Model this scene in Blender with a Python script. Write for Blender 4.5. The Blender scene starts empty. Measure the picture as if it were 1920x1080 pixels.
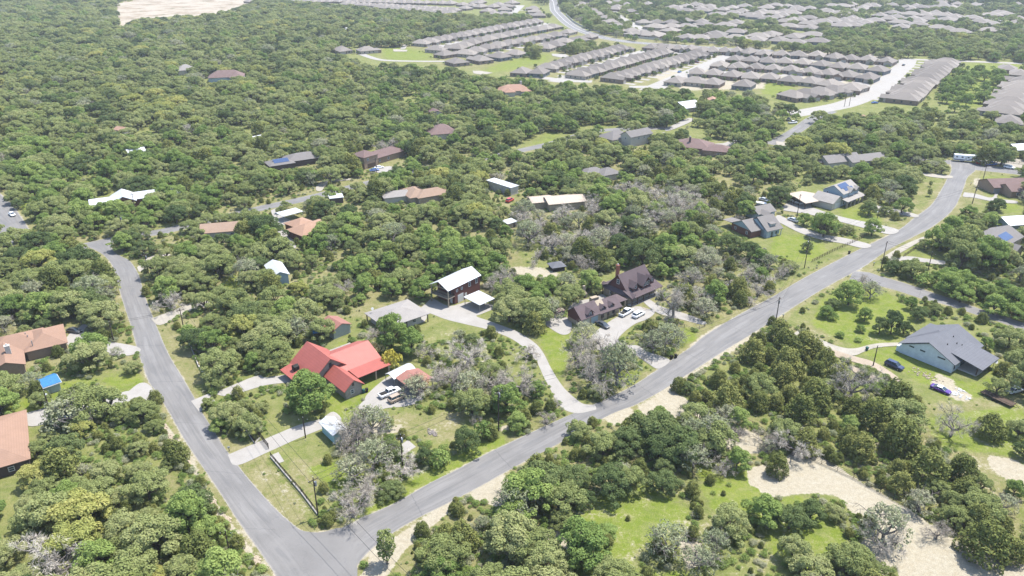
import bpy, math, random
import numpy as np
R = math.radians
sc = bpy.context.scene
COL = sc.collection
# ---------------------------------------------------------------- camera, sky, sun, exposure
FPX, YHOR = 1430.0, -130.0
TH = math.atan((540 - YHOR) / FPX)
CAMH = (740 - YHOR) * math.cos(TH) / 7.4
cam = bpy.data.cameras.new('camera'); camo = bpy.data.objects.new('camera', cam); COL.objects.link(camo)
cam.sensor_width = 36; cam.lens = 36 * FPX / 1920; cam.clip_start = 1; cam.clip_end = 20000
camo.location = (0, 0, CAMH); camo.rotation_euler = (math.pi / 2 - TH, 0, 0)
sc.camera = camo
SUN_EL, SUN_AZ = 66.0, 58.0      # azimuth in degrees clockwise from +Y: the sun stands beyond and to the right
w = bpy.data.worlds.new("World"); sc.world = w; w.use_nodes = True
nt = w.node_tree; nt.nodes.clear()
sky = nt.nodes.new('ShaderNodeTexSky'); sky.sky_type = 'NISHITA'; sky.sun_disc = False
sky.sun_elevation = R(SUN_EL); sky.sun_rotation = R(SUN_AZ); sky.air_density = 1.0; sky.dust_density = 1.0
bg = nt.nodes.new('ShaderNodeBackground'); bg.inputs[1].default_value = 0.15
wo = nt.nodes.new('ShaderNodeOutputWorld')
nt.links.new(sky.outputs[0], bg.inputs[0]); nt.links.new(bg.outputs[0], wo.inputs[0])
sl = bpy.data.lights.new('sun', 'SUN'); sl.energy = 3.9; sl.angle = R(0.5); sl.color = (1, .955, .88)
so = bpy.data.objects.new('sun', sl); COL.objects.link(so); so.location = (60, 60, 300)
so.rotation_euler = (R(90 - SUN_EL), 0, R(180 - SUN_AZ))
sc.view_settings.view_transform = 'Standard'; sc.view_settings.look = 'None'
sc.view_settings.gamma = 1; sc.view_settings.use_curve_mapping = False
sc.view_settings.exposure = 1.27
CT, ST = math.cos(TH), math.sin(TH)

def G(x, y, z=0.0):
    """world point at height z seen at photograph position (x, y)"""
    X = x - 960; Y = y - 540
    dx, dy, dz = X, FPX * CT - Y * ST, -FPX * ST - Y * CT
    t = (z - CAMH) / dz
    return (dx * t, dy * t)
def PX(X, Y, Z=0.0):
    dz = Z - CAMH
    dep = Y * CT - dz * ST
    up = Y * ST + dz * CT
    return 960 + FPX * X / dep, 540 - FPX * up / dep
def height_of(bx, by, ty):
    X, Y = G(bx, by)
    k = (540 - ty) / FPX            # up/dep = k
    # up = Y*ST+(Z-H)*CT ; dep = Y*CT-(Z-H)*ST
    d = Y * (k * CT - ST) / (CT + k * ST)
    return d + CAMH
def ang_px(a, b, z=0):
    p = G(a[0], a[1], z); q = G(b[0], b[1], z)
    return math.degrees(math.atan2(q[1] - p[1], q[0] - p[0]))

# ---------------------------------------------------------------- materials
MATS = {}
def newmat(name):
    m = bpy.data.materials.new(name); m.use_nodes = True
    MATS[name] = m
    return m, m.node_tree, m.node_tree.nodes['Principled BSDF']
def N(nt, t, **k):
    n = nt.nodes.new(t)
    for a, b in k.items(): setattr(n, a, b)
    return n
def mixc(nt, fac, a, b, mode='MIX'):
    n = nt.nodes.new('ShaderNodeMix'); n.data_type = 'RGBA'; n.blend_type = mode
    for sock, v in ((n.inputs[0], fac), (n.inputs[6], a), (n.inputs[7], b)):
        if isinstance(v, bpy.types.NodeSocket): nt.links.new(v, sock)
        elif isinstance(v, tuple): sock.default_value = (*v[:3], 1)
        else: sock.default_value = v
    return n.outputs[2]
def noise(nt, scale, detail=4, rough=.6, coord=None, dims=None):
    n = nt.nodes.new('ShaderNodeTexNoise'); n.inputs['Scale'].default_value = scale
    n.inputs['Detail'].default_value = detail; n.inputs['Roughness'].default_value = rough
    if coord is not None: nt.links.new(coord, n.inputs['Vector'])
    return n.outputs[0]
def ramp(nt, v, pts):
    n = nt.nodes.new('ShaderNodeValToRGB'); e = n.color_ramp.elements
    e[0].position, e[0].color = pts[0][0], (*pts[0][1], 1)
    e[1].position, e[1].color = pts[-1][0], (*pts[-1][1], 1)
    for p, c in pts[1:-1]:
        q = e.new(p); q.color = (*c, 1)
    nt.links.new(v, n.inputs[0]); return n.outputs[0]
def math_(nt, op, a, b=0.0, clamp=False):
    n = nt.nodes.new('ShaderNodeMath'); n.operation = op; n.use_clamp = clamp
    for i, v in enumerate((a, b)):
        if isinstance(v, bpy.types.NodeSocket): nt.links.new(v, n.inputs[i])
        else: n.inputs[i].default_value = v
    return n.outputs[0]
def smooth(nt, v, a, b):
    n = nt.nodes.new('ShaderNodeMapRange'); n.interpolation_type = 'SMOOTHSTEP'
    nt.links.new(v, n.inputs[0]); n.inputs[1].default_value = a; n.inputs[2].default_value = b
    return n.outputs[0]
def wpos(nt): return N(nt, 'ShaderNodeNewGeometry').outputs['Position']
def ocoord(nt): return N(nt, 'ShaderNodeTexCoord').outputs['Object']
AK = .62
def plain(name, c, var=.18, scale=1.5, rough=.8, metal=0, bump=0):
    c = tuple(x * AK for x in c)
    m, nt, b = newmat(name)
    co = ocoord(nt)
    n = noise(nt, scale, 5, .65, co)
    n2 = noise(nt, scale * 9, 3, .6, co)
    f = math_(nt, 'ADD', math_(nt, 'MULTIPLY', n, .65), math_(nt, 'MULTIPLY', n2, .35))
    col = ramp(nt, f, [(.3, tuple(x * (1 - var) for x in c)), (.7, tuple(min(1, x * (1 + var)) for x in c))])
    nt.links.new(col, b.inputs['Base Color']); b.inputs['Roughness'].default_value = rough
    b.inputs['Metallic'].default_value = metal; b.inputs['Specular IOR Level'].default_value = .3
    if bump:
        bp = N(nt, 'ShaderNodeBump'); bp.inputs['Strength'].default_value = bump; bp.inputs['Distance'].default_value = .05
        nt.links.new(n2, bp.inputs['Height']); nt.links.new(bp.outputs[0], b.inputs['Normal'])
    return m
def seamed(name, c, axis=0, pitch=.9, rough=.5):      # ribbed metal sheet
    c = tuple(x * AK for x in c)
    m, nt, b = newmat(name); co = ocoord(nt)
    s = N(nt, 'ShaderNodeSeparateXYZ'); nt.links.new(co, s.inputs[0])
    fr = math_(nt, 'FRACT', math_(nt, 'DIVIDE', s.outputs[axis], pitch))
    line = math_(nt, 'LESS_THAN', fr, .1)
    n = noise(nt, .5, 5, .7, co)
    base = ramp(nt, n, [(.3, tuple(x * .86 for x in c)), (.7, tuple(min(1, x * 1.06) for x in c))])
    nt.links.new(mixc(nt, line, base, tuple(x * .72 for x in c)), b.inputs['Base Color'])
    b.inputs['Roughness'].default_value = rough; b.inputs['Specular IOR Level'].default_value = .4
    return m
def shingle(name, c, var=.2):
    c = tuple(x * AK for x in c)
    m, nt, b = newmat(name); co = ocoord(nt)
    s = N(nt, 'ShaderNodeSeparateXYZ'); nt.links.new(co, s.inputs[0])
    crs = math_(nt, 'FRACT', math_(nt, 'MULTIPLY', s.outputs[2], 7.0))
    ln = math_(nt, 'LESS_THAN', crs, .22)
    n = noise(nt, .45, 5, .7, co); n2 = noise(nt, 7, 2, .6, co)
    f = math_(nt, 'ADD', math_(nt, 'MULTIPLY', n, .5), math_(nt, 'MULTIPLY', n2, .5))
    base = ramp(nt, f, [(.32, tuple(x * (1 - var) for x in c)), (.68, tuple(min(1, x * (1 + var)) for x in c))])
    oi = N(nt, 'ShaderNodeObjectInfo')
    base = mixc(nt, math_(nt, 'MULTIPLY', oi.outputs['Random'], .5), base, (c[0] * .62, c[1] * .62, c[2] * .66))
    nt.links.new(mixc(nt, math_(nt, 'MULTIPLY', ln, .35), base, tuple(x * .6 for x in c)), b.inputs['Base Color'])
    b.inputs['Roughness'].default_value = .9; b.inputs['Specular IOR Level'].default_value = .2
    return m
def glass(name='glass', c=(.03, .045, .06)):
    m, nt, b = newmat(name)
    b.inputs['Base Color'].default_value = (*c, 1); b.inputs['Roughness'].default_value = .08
    return m
def paint(name, c, rough=.3):
    m, nt, b = newmat(name)
    n = noise(nt, 3, 3, .6, ocoord(nt))
    nt.links.new(ramp(nt, n, [(.3, tuple(x * .9 for x in c)), (.7, c)]), b.inputs['Base Color'])
    b.inputs['Roughness'].default_value = rough; b.inputs['Coat Weight'].default_value = .4
    return m
M = {}
M['tract_roof'] = shingle('tract_roof', (.335, .298, .262))
M['tract_roof2'] = shingle('tract_roof_dark', (.28, .25, .222))
M['tract_wall'] = plain('tan_brick_wall', (.30, .22, .17)); M['tract_wall2'] = plain('blue_grey_siding', (.17, .20, .22))
M['tract_wall3'] = plain('cream_stone_wall', (.48, .42, .34))
M['garage'] = plain('garage_door_cream', (.46, .42, .37), .08)
M['white'] = plain('white_trim', (.74, .74, .72), .06); M['glass'] = glass()
M['dark'] = plain('dark_opening', (.025, .022, .02)); M['wood'] = plain('dark_wood', (.10, .065, .045))
M['polewood'] = plain('pole_wood', (.07, .05, .038)); M['steel'] = plain('grey_steel', (.35, .36, .37), .1, rough=.5, metal=.3)
M['red_roof'] = seamed('red_metal_roof', (.46, .125, .095), 0, .55, .6); M['faded_red'] = seamed('faded_red_metal_roof', (.38, .17, .13), 0, .6, .7)
M['white_metal'] = seamed('white_metal_roof', (.66, .68, .70), 0, 1.0)
M['white_metal_y'] = seamed('white_metal_roof_cross', (.65, .67, .70), 1, 1.0)
M['cream_metal'] = seamed('cream_metal_roof', (.56, .45, .35), 0, 1.2)
M['barn_wall'] = seamed('barn_red_siding', (.17, .062, .05), 2, .3, .8)
M['brown_roof'] = shingle('brown_shingle', (.165, .125, .13), .25); M['brown_wall'] = seamed('brown_red_siding', (.14, .05, .045), 2, .28, .8)
M['slate_roof'] = shingle('slate_grey_shingle', (.20, .205, .225)); M['white_stone'] = plain('white_wrapped_wall', (.74, .82, .87), .2, .8)
M['stone'] = plain('limestone', (.46, .38, .28), .3, 1.2, bump=.4); M['greystone'] = plain('grey_limestone', (.36, .32, .28), .3, 1.5, bump=.4)
M['pink_roof'] = shingle('salmon_shingle', (.45, .285, .20)); M['tan_roof'] = shingle('tan_shingle', (.44, .31, .225))
M['orange_roof'] = shingle('terracotta_tile', (.50, .31, .22)); M['mauve_roof'] = shingle('mauve_shingle', (.24, .165, .15))
M['grey_roof'] = shingle('grey_shingle', (.27, .25, .235)); M['pale_roof'] = shingle('pale_grey_shingle', (.40, .37, .34))
M['brick'] = plain('red_brick', (.20, .085, .06), .3, 3); M['blue_wall'] = plain('pale_blue_siding', (.40, .50, .55), .08)
M['tan_wall'] = plain('tan_brick', (.38, .27, .19), .2, 2); M['cream_wall'] = plain('cream_siding', (.60, .56, .48), .08)
M['green_wall'] = plain('sage_siding', (.42, .47, .42), .1); M['dark_brick'] = plain('dark_brick', (.12, .09, .08), .3, 3)
M['tarp'] = plain('blue_tarp', (.03, .20, .45), .4, 3, .5); M['solar'] = glass('solar_glass', (.035, .06, .13))
M['teal_wall'] = plain('light_teal_siding', (.42, .66, .68), .08)
M['tyre'] = plain('tyre_rubber', (.02, .02, .02)); M['rim'] = plain('wheel_rim', (.5, .5, .5), .1, metal=.6, rough=.4)
M['wire'] = plain('cable_black', (.03, .03, .03)); M['fence_metal'] = plain('fence_black', (.04, .035, .03))
M['fence_wire'] = plain('fence_grey', (.22, .2, .18)); M['conc_wall'] = plain('pale_masonry', (.62, .58, .52), .12)
M['terra'] = plain('terracotta', (.35, .13, .08)); M['lamp_glass'] = plain('lamp_glass', (.75, .8, .82), .05, rough=.3)

def groundmats():
    # asphalt: uv x across the road 0..1, y metres along it
    m, nt, b = newmat('asphalt'); p = wpos(nt)
    uv = N(nt, 'ShaderNodeUVMap'); uv.uv_map = 'uv'
    s = N(nt, 'ShaderNodeSeparateXYZ'); nt.links.new(uv.outputs[0], s.inputs[0])
    mp = N(nt, 'ShaderNodeMapping'); mp.inputs['Scale'].default_value = (14, .05, 1); nt.links.new(uv.outputs[0], mp.inputs[0])
    streak = noise(nt, 1, 4, .6, mp.outputs[0])
    n1 = noise(nt, .12, 5, .6, p); n2 = noise(nt, 3.5, 4, .7, p)
    f = math_(nt, 'ADD', math_(nt, 'MULTIPLY', streak, .45), math_(nt, 'ADD', math_(nt, 'MULTIPLY', n1, .35), math_(nt, 'MULTIPLY', n2, .2)))
    base = ramp(nt, f, [(.38, (0.118, 0.114, 0.110)), (.64, (.172, .166, .160))])
    # tyre polish in two lanes, worn pale edges, hair cracks and patches
    u = s.outputs[0]
    edge = math_(nt, 'ABSOLUTE', math_(nt, 'SUBTRACT', u, .5))
    ef = smooth(nt, math_(nt, 'ADD', edge, math_(nt, 'MULTIPLY', math_(nt, 'SUBTRACT', noise(nt, .9, 5, .75, p), .5), .11)), .452, .515)
    seam = math_(nt, 'LESS_THAN', math_(nt, 'ABSOLUTE', math_(nt, 'SUBTRACT', math_(nt, 'ADD', u, math_(nt, 'MULTIPLY', noise(nt, .3, 2, .5, p), .03)), .515)), .006)
    vo = N(nt, 'ShaderNodeTexVoronoi'); vo.feature = 'DISTANCE_TO_EDGE'; vo.inputs['Scale'].default_value = .11
    wv = N(nt, 'ShaderNodeVectorMath', operation='ADD')
    ns = N(nt, 'ShaderNodeTexNoise'); ns.inputs['Scale'].default_value = .5; ns.inputs['Detail'].default_value = 4
    nt.links.new(p, ns.inputs['Vector'])
    nt.links.new(p, wv.inputs[0]); 
    sv = N(nt, 'ShaderNodeVectorMath', operation='SCALE'); sv.inputs['Scale'].default_value = 3.0
    nt.links.new(ns.outputs['Color'], sv.inputs[0]); nt.links.new(sv.outputs[0], wv.inputs[1]); nt.links.new(wv.outputs[0], vo.inputs['Vector'])
    crack = math_(nt, 'MULTIPLY', math_(nt, 'LESS_THAN', vo.outputs[0], .004), .3)
    c = mixc(nt, math_(nt, 'MULTIPLY', ef, .7), base, (0.288, 0.268, 0.232))
    c = mixc(nt, math_(nt, 'MULTIPLY', seam, .5), c, (0.081, 0.081, 0.086))
    mp2 = N(nt, 'ShaderNodeMapping'); mp2.inputs['Scale'].default_value = (2.2, .035, 1); nt.links.new(uv.outputs[0], mp2.inputs[0])
    pt = noise(nt, 1.6, 2, .5, mp2.outputs[0])
    c = mixc(nt, math_(nt, 'MULTIPLY', smooth(nt, pt, .56, .60), .35), c, (.10, .10, .102))
    c = mixc(nt, math_(nt, 'MULTIPLY', smooth(nt, pt, .42, .36), .30), c, (.21, .205, .20))
    jt = math_(nt, 'FRACT', math_(nt, 'DIVIDE', math_(nt, 'ADD', s.outputs[1], math_(nt, 'MULTIPLY', noise(nt, .6, 3, .6, p), 1.2)), 23.0))
    c = mixc(nt, math_(nt, 'MULTIPLY', math_(nt, 'LESS_THAN', jt, .009), .45), c, (.07, .07, .075))
    c = mixc(nt, crack, c, (0.088, 0.088, 0.094))
    nt.links.new(c, b.inputs['Base Color']); b.inputs['Roughness'].default_value = .85; b.inputs['Specular IOR Level'].default_value = .25
    M['asphalt'] = m
    for nm, a, d in (('concrete', (0.222, 0.208, 0.188), (0.285, 0.271, 0.250)), ('gravel', (0.213, 0.193, 0.158), (0.302, 0.280, 0.239)), ('quarry', (.22, .185, .14), (.36, .32, .255)), ('dirt', (0.208, 0.164, 0.116), (0.312, 0.264, 0.208))):
        m, nt, b = newmat(nm); p = wpos(nt)
        n1 = noise(nt, .25, 5, .65, p); n2 = noise(nt, 4, 4, .75, p)
        f = math_(nt, 'ADD', math_(nt, 'MULTIPLY', n1, .5), math_(nt, 'MULTIPLY', n2, .5))
        c = ramp(nt, f, [(.35, a), (.65, d)])
        if nm == 'quarry':
            q1 = noise(nt, .03, 6, .75, p); c = mixc(nt, smooth(nt, q1, .46, .58), c, (.21, .165, .115)); c = mixc(nt, smooth(nt, q1, .6, .64), c, (.07, .09, .04))
        if nm == 'concrete':
            st = noise(nt, .9, 6, .8, p)
            c = mixc(nt, math_(nt, 'MULTIPLY', smooth(nt, st, .55, .75), .25), c, (0.264, 0.240, 0.208))
        nt.links.new(c, b.inputs['Base Color']); b.inputs['Roughness'].default_value = .9
        b.inputs['Specular IOR Level'].default_value = .2
        M[nm] = m
    # ground: painted masks (r sand/rubble, g lush grass, b dry/bare soil), broken up by noise
    m, nt, b = newmat('ground'); p = wpos(nt)
    at = N(nt, 'ShaderNodeAttribute'); at.attribute_name = 'cover'
    s = N(nt, 'ShaderNodeSeparateColor'); nt.links.new(at.outputs['Color'], s.inputs[0])
    big = noise(nt, .035, 4, .6, p); mid = noise(nt, .16, 5, .65, p); fine = noise(nt, 1.1, 6, .75, p); vf = noise(nt, 5, 3, .7, p)
    f = math_(nt, 'ADD', math_(nt, 'MULTIPLY', mid, .55), math_(nt, 'MULTIPLY', fine, .45))
    grass = ramp(nt, f, [(.33, (0.094, 0.118, 0.028)), (.48, (0.139, 0.160, 0.046)), (.60, (0.193, 0.194, 0.071)), (.72, (0.255, 0.231, 0.118))])
    lush = ramp(nt, f, [(.30, (0.085, 0.127, 0.019)), (.5, (0.139, 0.179, 0.027)), (.7, (0.202, 0.212, 0.050))])
    dry = ramp(nt, f, [(.32, (0.121, 0.132, 0.043)), (.5, (0.180, 0.172, 0.072)), (.68, (0.265, 0.240, 0.138))])
    sand = ramp(nt, math_(nt, 'ADD', math_(nt, 'MULTIPLY', fine, .6), math_(nt, 'MULTIPLY', vf, .4)), [(.3, (0.217, 0.184, 0.129)), (.5, (0.341, 0.306, 0.235)), (.7, (0.411, 0.388, 0.314))])
    jit = math_(nt, 'MULTIPLY', math_(nt, 'SUBTRACT', math_(nt, 'ADD', math_(nt, 'MULTIPLY', mid, .5), math_(nt, 'MULTIPLY', fine, .6)), .55), 1.6)
    def msk(o, k=1.0): return smooth(nt, math_(nt, 'ADD', o, math_(nt, 'MULTIPLY', jit, k)), .38, .62)
    c = mixc(nt, msk(s.outputs[2], 1.3), grass, dry)
    c = mixc(nt, msk(s.outputs[1], 1.5), c, lush)
    c = mixc(nt, msk(s.outputs[0], .9), c, sand)
    c = mixc(nt, math_(nt, 'MULTIPLY', smooth(nt, noise(nt, .45, 6, .8, p), .42, .66), .28), c, (.30, .25, .16))
    c = mixc(nt, math_(nt, 'MULTIPLY', smooth(nt, vf, .35, .7), .45), c, (0.040, 0.048, 0.016), 'MULTIPLY')
    nt.links.new(c, b.inputs['Base Color']); b.inputs['Roughness'].default_value = .95; b.inputs['Specular IOR Level'].default_value = .1
    bp = N(nt, 'ShaderNodeBump'); bp.inputs['Strength'].default_value = .5; bp.inputs['Distance'].default_value = .12
    nt.links.new(math_(nt, 'ADD', fine, vf), bp.inputs['Height']); nt.links.new(bp.outputs[0], b.inputs['Normal'])
    M['ground'] = m
groundmats()

LK = 1.88
def leafmat(name, stops, trans=.36, sat_var=.25):
    stops = [(p, tuple(min(.7, x * LK) for x in c)) for p, c in stops]
    m, nt, b = newmat(name); nt.nodes.remove(b)
    out = nt.nodes['Material Output']
    oi = N(nt, 'ShaderNodeObjectInfo'); at = N(nt, 'ShaderNodeAttribute'); at.attribute_name = 'tint'
    f = math_(nt, 'ADD', math_(nt, 'MULTIPLY', oi.outputs['Random'], .62), math_(nt, 'MULTIPLY', at.outputs['Fac'], .38))
    c = ramp(nt, f, stops)
    d = N(nt, 'ShaderNodeBsdfDiffuse'); t = N(nt, 'ShaderNodeBsdfTranslucent'); mx = N(nt, 'ShaderNodeMixShader')
    mx.inputs[0].default_value = trans
    nt.links.new(c, d.inputs[0]); nt.links.new(c, t.inputs[0]); nt.links.new(d.outputs[0], mx.inputs[1]); nt.links.new(t.outputs[0], mx.inputs[2])
    nt.links.new(mx.outputs[0], out.inputs[0])
    return m
M['leaf_oak'] = leafmat('live_oak_leaves', [(.1, (.100, .116, .044)), (.35, (.124, .143, .053)), (.6, (.144, .161, .064)), (.85, (.168, .176, .078))])
M['leaf_green'] = leafmat('green_leaves', [(.1, (.076, .112, .033)), (.5, (.108, .146, .042)), (.9, (.15, .185, .058))])
M['leaf_cedar'] = leafmat('juniper_foliage', [(.1, (.056, .068, .022)), (.5, (.084, .094, .030)), (.9, (.122, .124, .040))], .22)
M['leaf_yellow'] = leafmat('yellow_green_leaves', [(.1, (.135, .152, .05)), (.5, (.17, .178, .055)), (.9, (.21, .20, .07))])
M['leaf_dark'] = leafmat('dark_leaves', [(.1, (.046, .066, .026)), (.5, (.066, .087, .033)), (.9, (.092, .11, .043))], .3)
M['twig'] = leafmat('grey_twigs', [(.1, (.17, .15, .122)), (.5, (.24, .215, .18)), (.9, (.31, .28, .24))], .1)
M['leaf_sparse'] = leafmat('grey_green_leaves', [(.1, (.115, .13, .072)), (.5, (.155, .165, .10)), (.9, (.20, .195, .13))])
M['leaf_gold'] = leafmat('golden_leaves', [(.1, (.15, .15, .03)), (.9, (.26, .22, .045))]); M['leaf_peach'] = leafmat('peach_leaves', [(.1, (.42, .30, .14)), (.9, (.55, .42, .22))])
M['leaf_pink'] = leafmat('pink_blossom', [(.1, (.22, .14, .10)), (.9, (.30, .20, .14))])
M['bark'] = plain('oak_bark', (.13, .105, .085), .3, 4); M['barkgrey'] = plain('grey_bark', (.25, .22, .20), .25, 4)

# ---------------------------------------------------------------- mesh helpers
class MB:
    def __init__(s): s.v = []; s.f = []; s.m = []
    def poly(s, pts, m=0):
        i = len(s.v); s.v += [tuple(p) for p in pts]; s.f.append(tuple(range(i, i + len(pts)))); s.m.append(m)
    def box(s, x0, y0, z0, x1, y1, z1, m=0):
        i = len(s.v)
        s.v += [(x0, y0, z0), (x1, y0, z0), (x1, y1, z0), (x0, y1, z0), (x0, y0, z1), (x1, y0, z1), (x1, y1, z1), (x0, y1, z1)]
        for q in ((0, 3, 2, 1), (4, 5, 6, 7), (0, 1, 5, 4), (1, 2, 6, 5), (2, 3, 7, 6), (3, 0, 4, 7)):
            s.f.append(tuple(i + k for k in q)); s.m.append(m)
    def hull2(s, a, b, m=0):               # two rings of equal length joined, capped
        i = len(s.v); n = len(a); s.v += [tuple(p) for p in a] + [tuple(p) for p in b]
        s.f.append(tuple(i + k for k in range(n))[::-1]); s.m.append(m)
        s.f.append(tuple(i + n + k for k in range(n))); s.m.append(m)
        for k in range(n):
            s.f.append((i + k, i + (k + 1) % n, i + n + (k + 1) % n, i + n + k)); s.m.append(m)
    def sec(s, pts, a, b, axis='x', m=0):  # section polygon (across, z) pulled from a to b along the axis
        if axis == 'x': s.hull2([(a, p, q) for p, q in pts], [(b, p, q) for p, q in pts], m)
        else: s.hull2([(p, a, q) for p, q in pts], [(p, b, q) for p, q in pts], m)
    def rings(s, rr, m=0, cap=True):
        i = len(s.v); n = len(rr[0])
        for r in rr: s.v += [tuple(p) for p in r]
        for j in range(len(rr) - 1):
            for k in range(n):
                s.f.append((i + j * n + k, i + j * n + (k + 1) % n, i + (j + 1) * n + (k + 1) % n, i + (j + 1) * n + k)); s.m.append(m)
        if cap:
            s.f.append(tuple(i + k for k in range(n))[::-1]); s.m.append(m)
            s.f.append(tuple(i + (len(rr) - 1) * n + k for k in range(n))); s.m.append(m)
    def tube(s, pts, rad, n=6, m=0):
        rr = []
        for j, p in enumerate(pts):
            a = np.array(pts[max(0, j - 1)], float); b = np.array(pts[min(len(pts) - 1, j + 1)], float)
            d = b - a; d /= (np.linalg.norm(d) + 1e-9)
            u = np.cross(d, (0, 0, 1) if abs(d[2]) < .9 else (1, 0, 0)); u /= np.linalg.norm(u); v = np.cross(d, u)
            r = rad[j] if hasattr(rad, '__len__') else rad
            rr.append([tuple(np.array(p) + r * (math.cos(t) * u + math.sin(t) * v)) for t in [2 * math.pi * k / n for k in range(n)]])
        s.rings(rr, m)
    def build(s, name, mats, parent=None, loc=(0, 0, 0), rz=0, smooth_=False):
        me = bpy.data.meshes.new(name); me.from_pydata(s.v, [], s.f)
        if not isinstance(mats, (list, tuple)): mats = [mats]
        for m in mats: me.materials.append(m)
        if len(mats) > 1: me.polygons.foreach_set('material_index', s.m)
        me.update()
        o = bpy.data.objects.new(name, me); COL.objects.link(o); o.location = loc; o.rotation_euler = (0, 0, rz)
        if parent: o.parent = parent
        return o
def tag(o, label=None, cat=None, group=None, kind=None):
    for k, v in (('label', label), ('category', cat), ('group', group), ('kind', kind)):
        if v: o[k] = v
    return o
def thing(name, label, cat, loc, rz=0, group=None):
    o = bpy.data.objects.new(name, None); COL.objects.link(o); o.empty_display_size = .5
    o.location = loc if len(loc) == 3 else (*loc, 0); o.rotation_euler = (0, 0, rz)
    return tag(o, label, cat, group)
def copytree(root, label=None, group=None):
    def cp(o, par):
        c = o.copy(); COL.objects.link(c); c.parent = par
        for ch in o.children: cp(ch, c)
        return c
    r = cp(root, None)
    if label: r['label'] = label
    if group: r['group'] = group
    return r
def catmull(pts, n):
    P = np.array(pts, float); P = np.vstack([2 * P[0] - P[1], P, 2 * P[-1] - P[-2]])
    out = []
    for i in range(1, len(P) - 2):
        for t in np.linspace(0, 1, n, endpoint=False):
            out.append(.5 * ((2 * P[i]) + (-P[i - 1] + P[i + 1]) * t + (2 * P[i - 1] - 5 * P[i] + 4 * P[i + 1] - P[i + 2]) * t * t + (-P[i - 1] + 3 * P[i] - 3 * P[i + 1] + P[i + 2]) * t ** 3))
    out.append(P[-2]); return np.array(out)
# ---------------------------------------------------------------- rasters in photograph coordinates (half size, with margin)
MG, RW, RH = 80, 960 + 160, 540 + 160
def pip(X, Y, poly):
    ins = np.zeros(X.shape, bool); n = len(poly)
    for i in range(n):
        x0, y0 = poly[i]; x1, y1 = poly[(i + 1) % n]
        if y0 == y1: continue
        c = ((y0 > Y) != (y1 > Y)) & (X < (x1 - x0) * (Y - y0) / (y1 - y0) + x0)
        ins ^= c
    return ins
class Raster:
    def __init__(s): s.a = np.zeros((RH, RW), np.float32)
    def fill(s, poly, val=1.0):
        P = [(x / 2 + MG, y / 2 + MG) for x, y in poly]
        xs = [p[0] for p in P]; ys = [p[1] for p in P]
        x0, x1 = int(max(0, min(xs) - 1)), int(min(RW, max(xs) + 2)); y0, y1 = int(max(0, min(ys) - 1)), int(min(RH, max(ys) + 2))
        if x1 <= x0 or y1 <= y0: return
        YY, XX = np.mgrid[y0:y1, x0:x1]
        sub = s.a[y0:y1, x0:x1]; sub[pip(XX + .5, YY + .5, P)] = val
    def blur(s, r):
        for ax in (0, 1):
            for _ in range(2):
                c = np.cumsum(np.pad(s.a, [(r + 1, r) if i == ax else (0, 0) for i in (0, 1)], mode='edge'), axis=ax, dtype=np.float64)
                n = s.a.shape[ax]
                s.a = ((np.take(c, range(2 * r + 1, 2 * r + 1 + n), ax) - np.take(c, range(0, n), ax)) / (2 * r + 1)).astype(np.float32)
        return s
    def at(s, px, py):
        x = np.clip((px / 2 + MG).astype(int), 0, RW - 1); y = np.clip((py / 2 + MG).astype(int), 0, RH - 1)
        v = s.a[y, x]
        out = (px < -2 * MG) | (px > 1920 + 2 * MG) | (py < -2 * MG) | (py > 1080 + 2 * MG)
        return np.where(out, 0, v)

# ---------------------------------------------------------------- traced layout (photograph positions, all turned into ground points)
ROADS = []          # (name, label-less structure, left edge, right edge)
R1L = [(540,1125),(517,1080),(480,1025),(443,972),(400,905),(370,862),(343,820),(315,770),(293,735),(277,712),(257,653),(246,613),(230,565),(220,530),(213,503),(196,480),(172,466),(150,462)]
R1R = [(672,1125),(640,1060),(600,1020),(563,994),(523,960),(490,925),(460,890),(438,862),(420,838),(401,808),(377,770),(360,738),(345,712),(317,665),(295,615),(281,580),(270,550),(260,515),(244,490),(228,481),(212,470),(209,452)]
R2U = [(560,1000),(600,998),(640,990),(680,970),(740,943),(807,905),(857,880),(907,853),(957,829),(1030,795),(1109,760),(1139,747),(1185,724),(1233,693),(1256,677),(1296,650),(1323,628),(1380,593),(1447,557),(1497,527),(1547,500),(1600,473),(1633,457),(1685,431),(1716,407),(1746,384),(1764,357),(1776,335),(1784,318),(1780,300)]
R2L = [(655,1120),(668,1065),(682,1045),(700,1027),(733,1002),(773,977),(813,957),(853,937),(897,914),(940,890),(985,865),(1060,825),(1141,779),(1194,758),(1237,735),(1268,716),(1296,698),(1363,655),(1420,620),(1447,602),(1493,573),(1533,548),(1575,524),(1620,500),(1663,470),(1713,444),(1750,424),(1785,395),(1803,363),(1814,333),(1828,320),(1830,305)]
R3U = [(1600,508),(1630,511),(1648,517),(1694,530),(1738,545),(1777,558),(1814,571),(1861,587),(1920,606),(1990,630)]
R3L = [(1590,530),(1620,530),(1644,535),(1685,546),(1731,561),(1768,570),(1824,588),(1880,606),(1920,621),(1990,645)]
CU = [(1700,293),(1775,300),(1824,305),(1888,315),(1935,321),(1990,330)]
CL = [(1700,299),(1775,307),(1824,318),(1888,325),(1935,331),(1990,340)]
SL = [(-60,335),(-20,350),(0,363),(13,375),(27,390),(44,413),(60,440)]; SLo = [(-190,380),(-120,395),(-80,410),(-50,420),(-25,435),(0,455),(10,470)]
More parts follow.
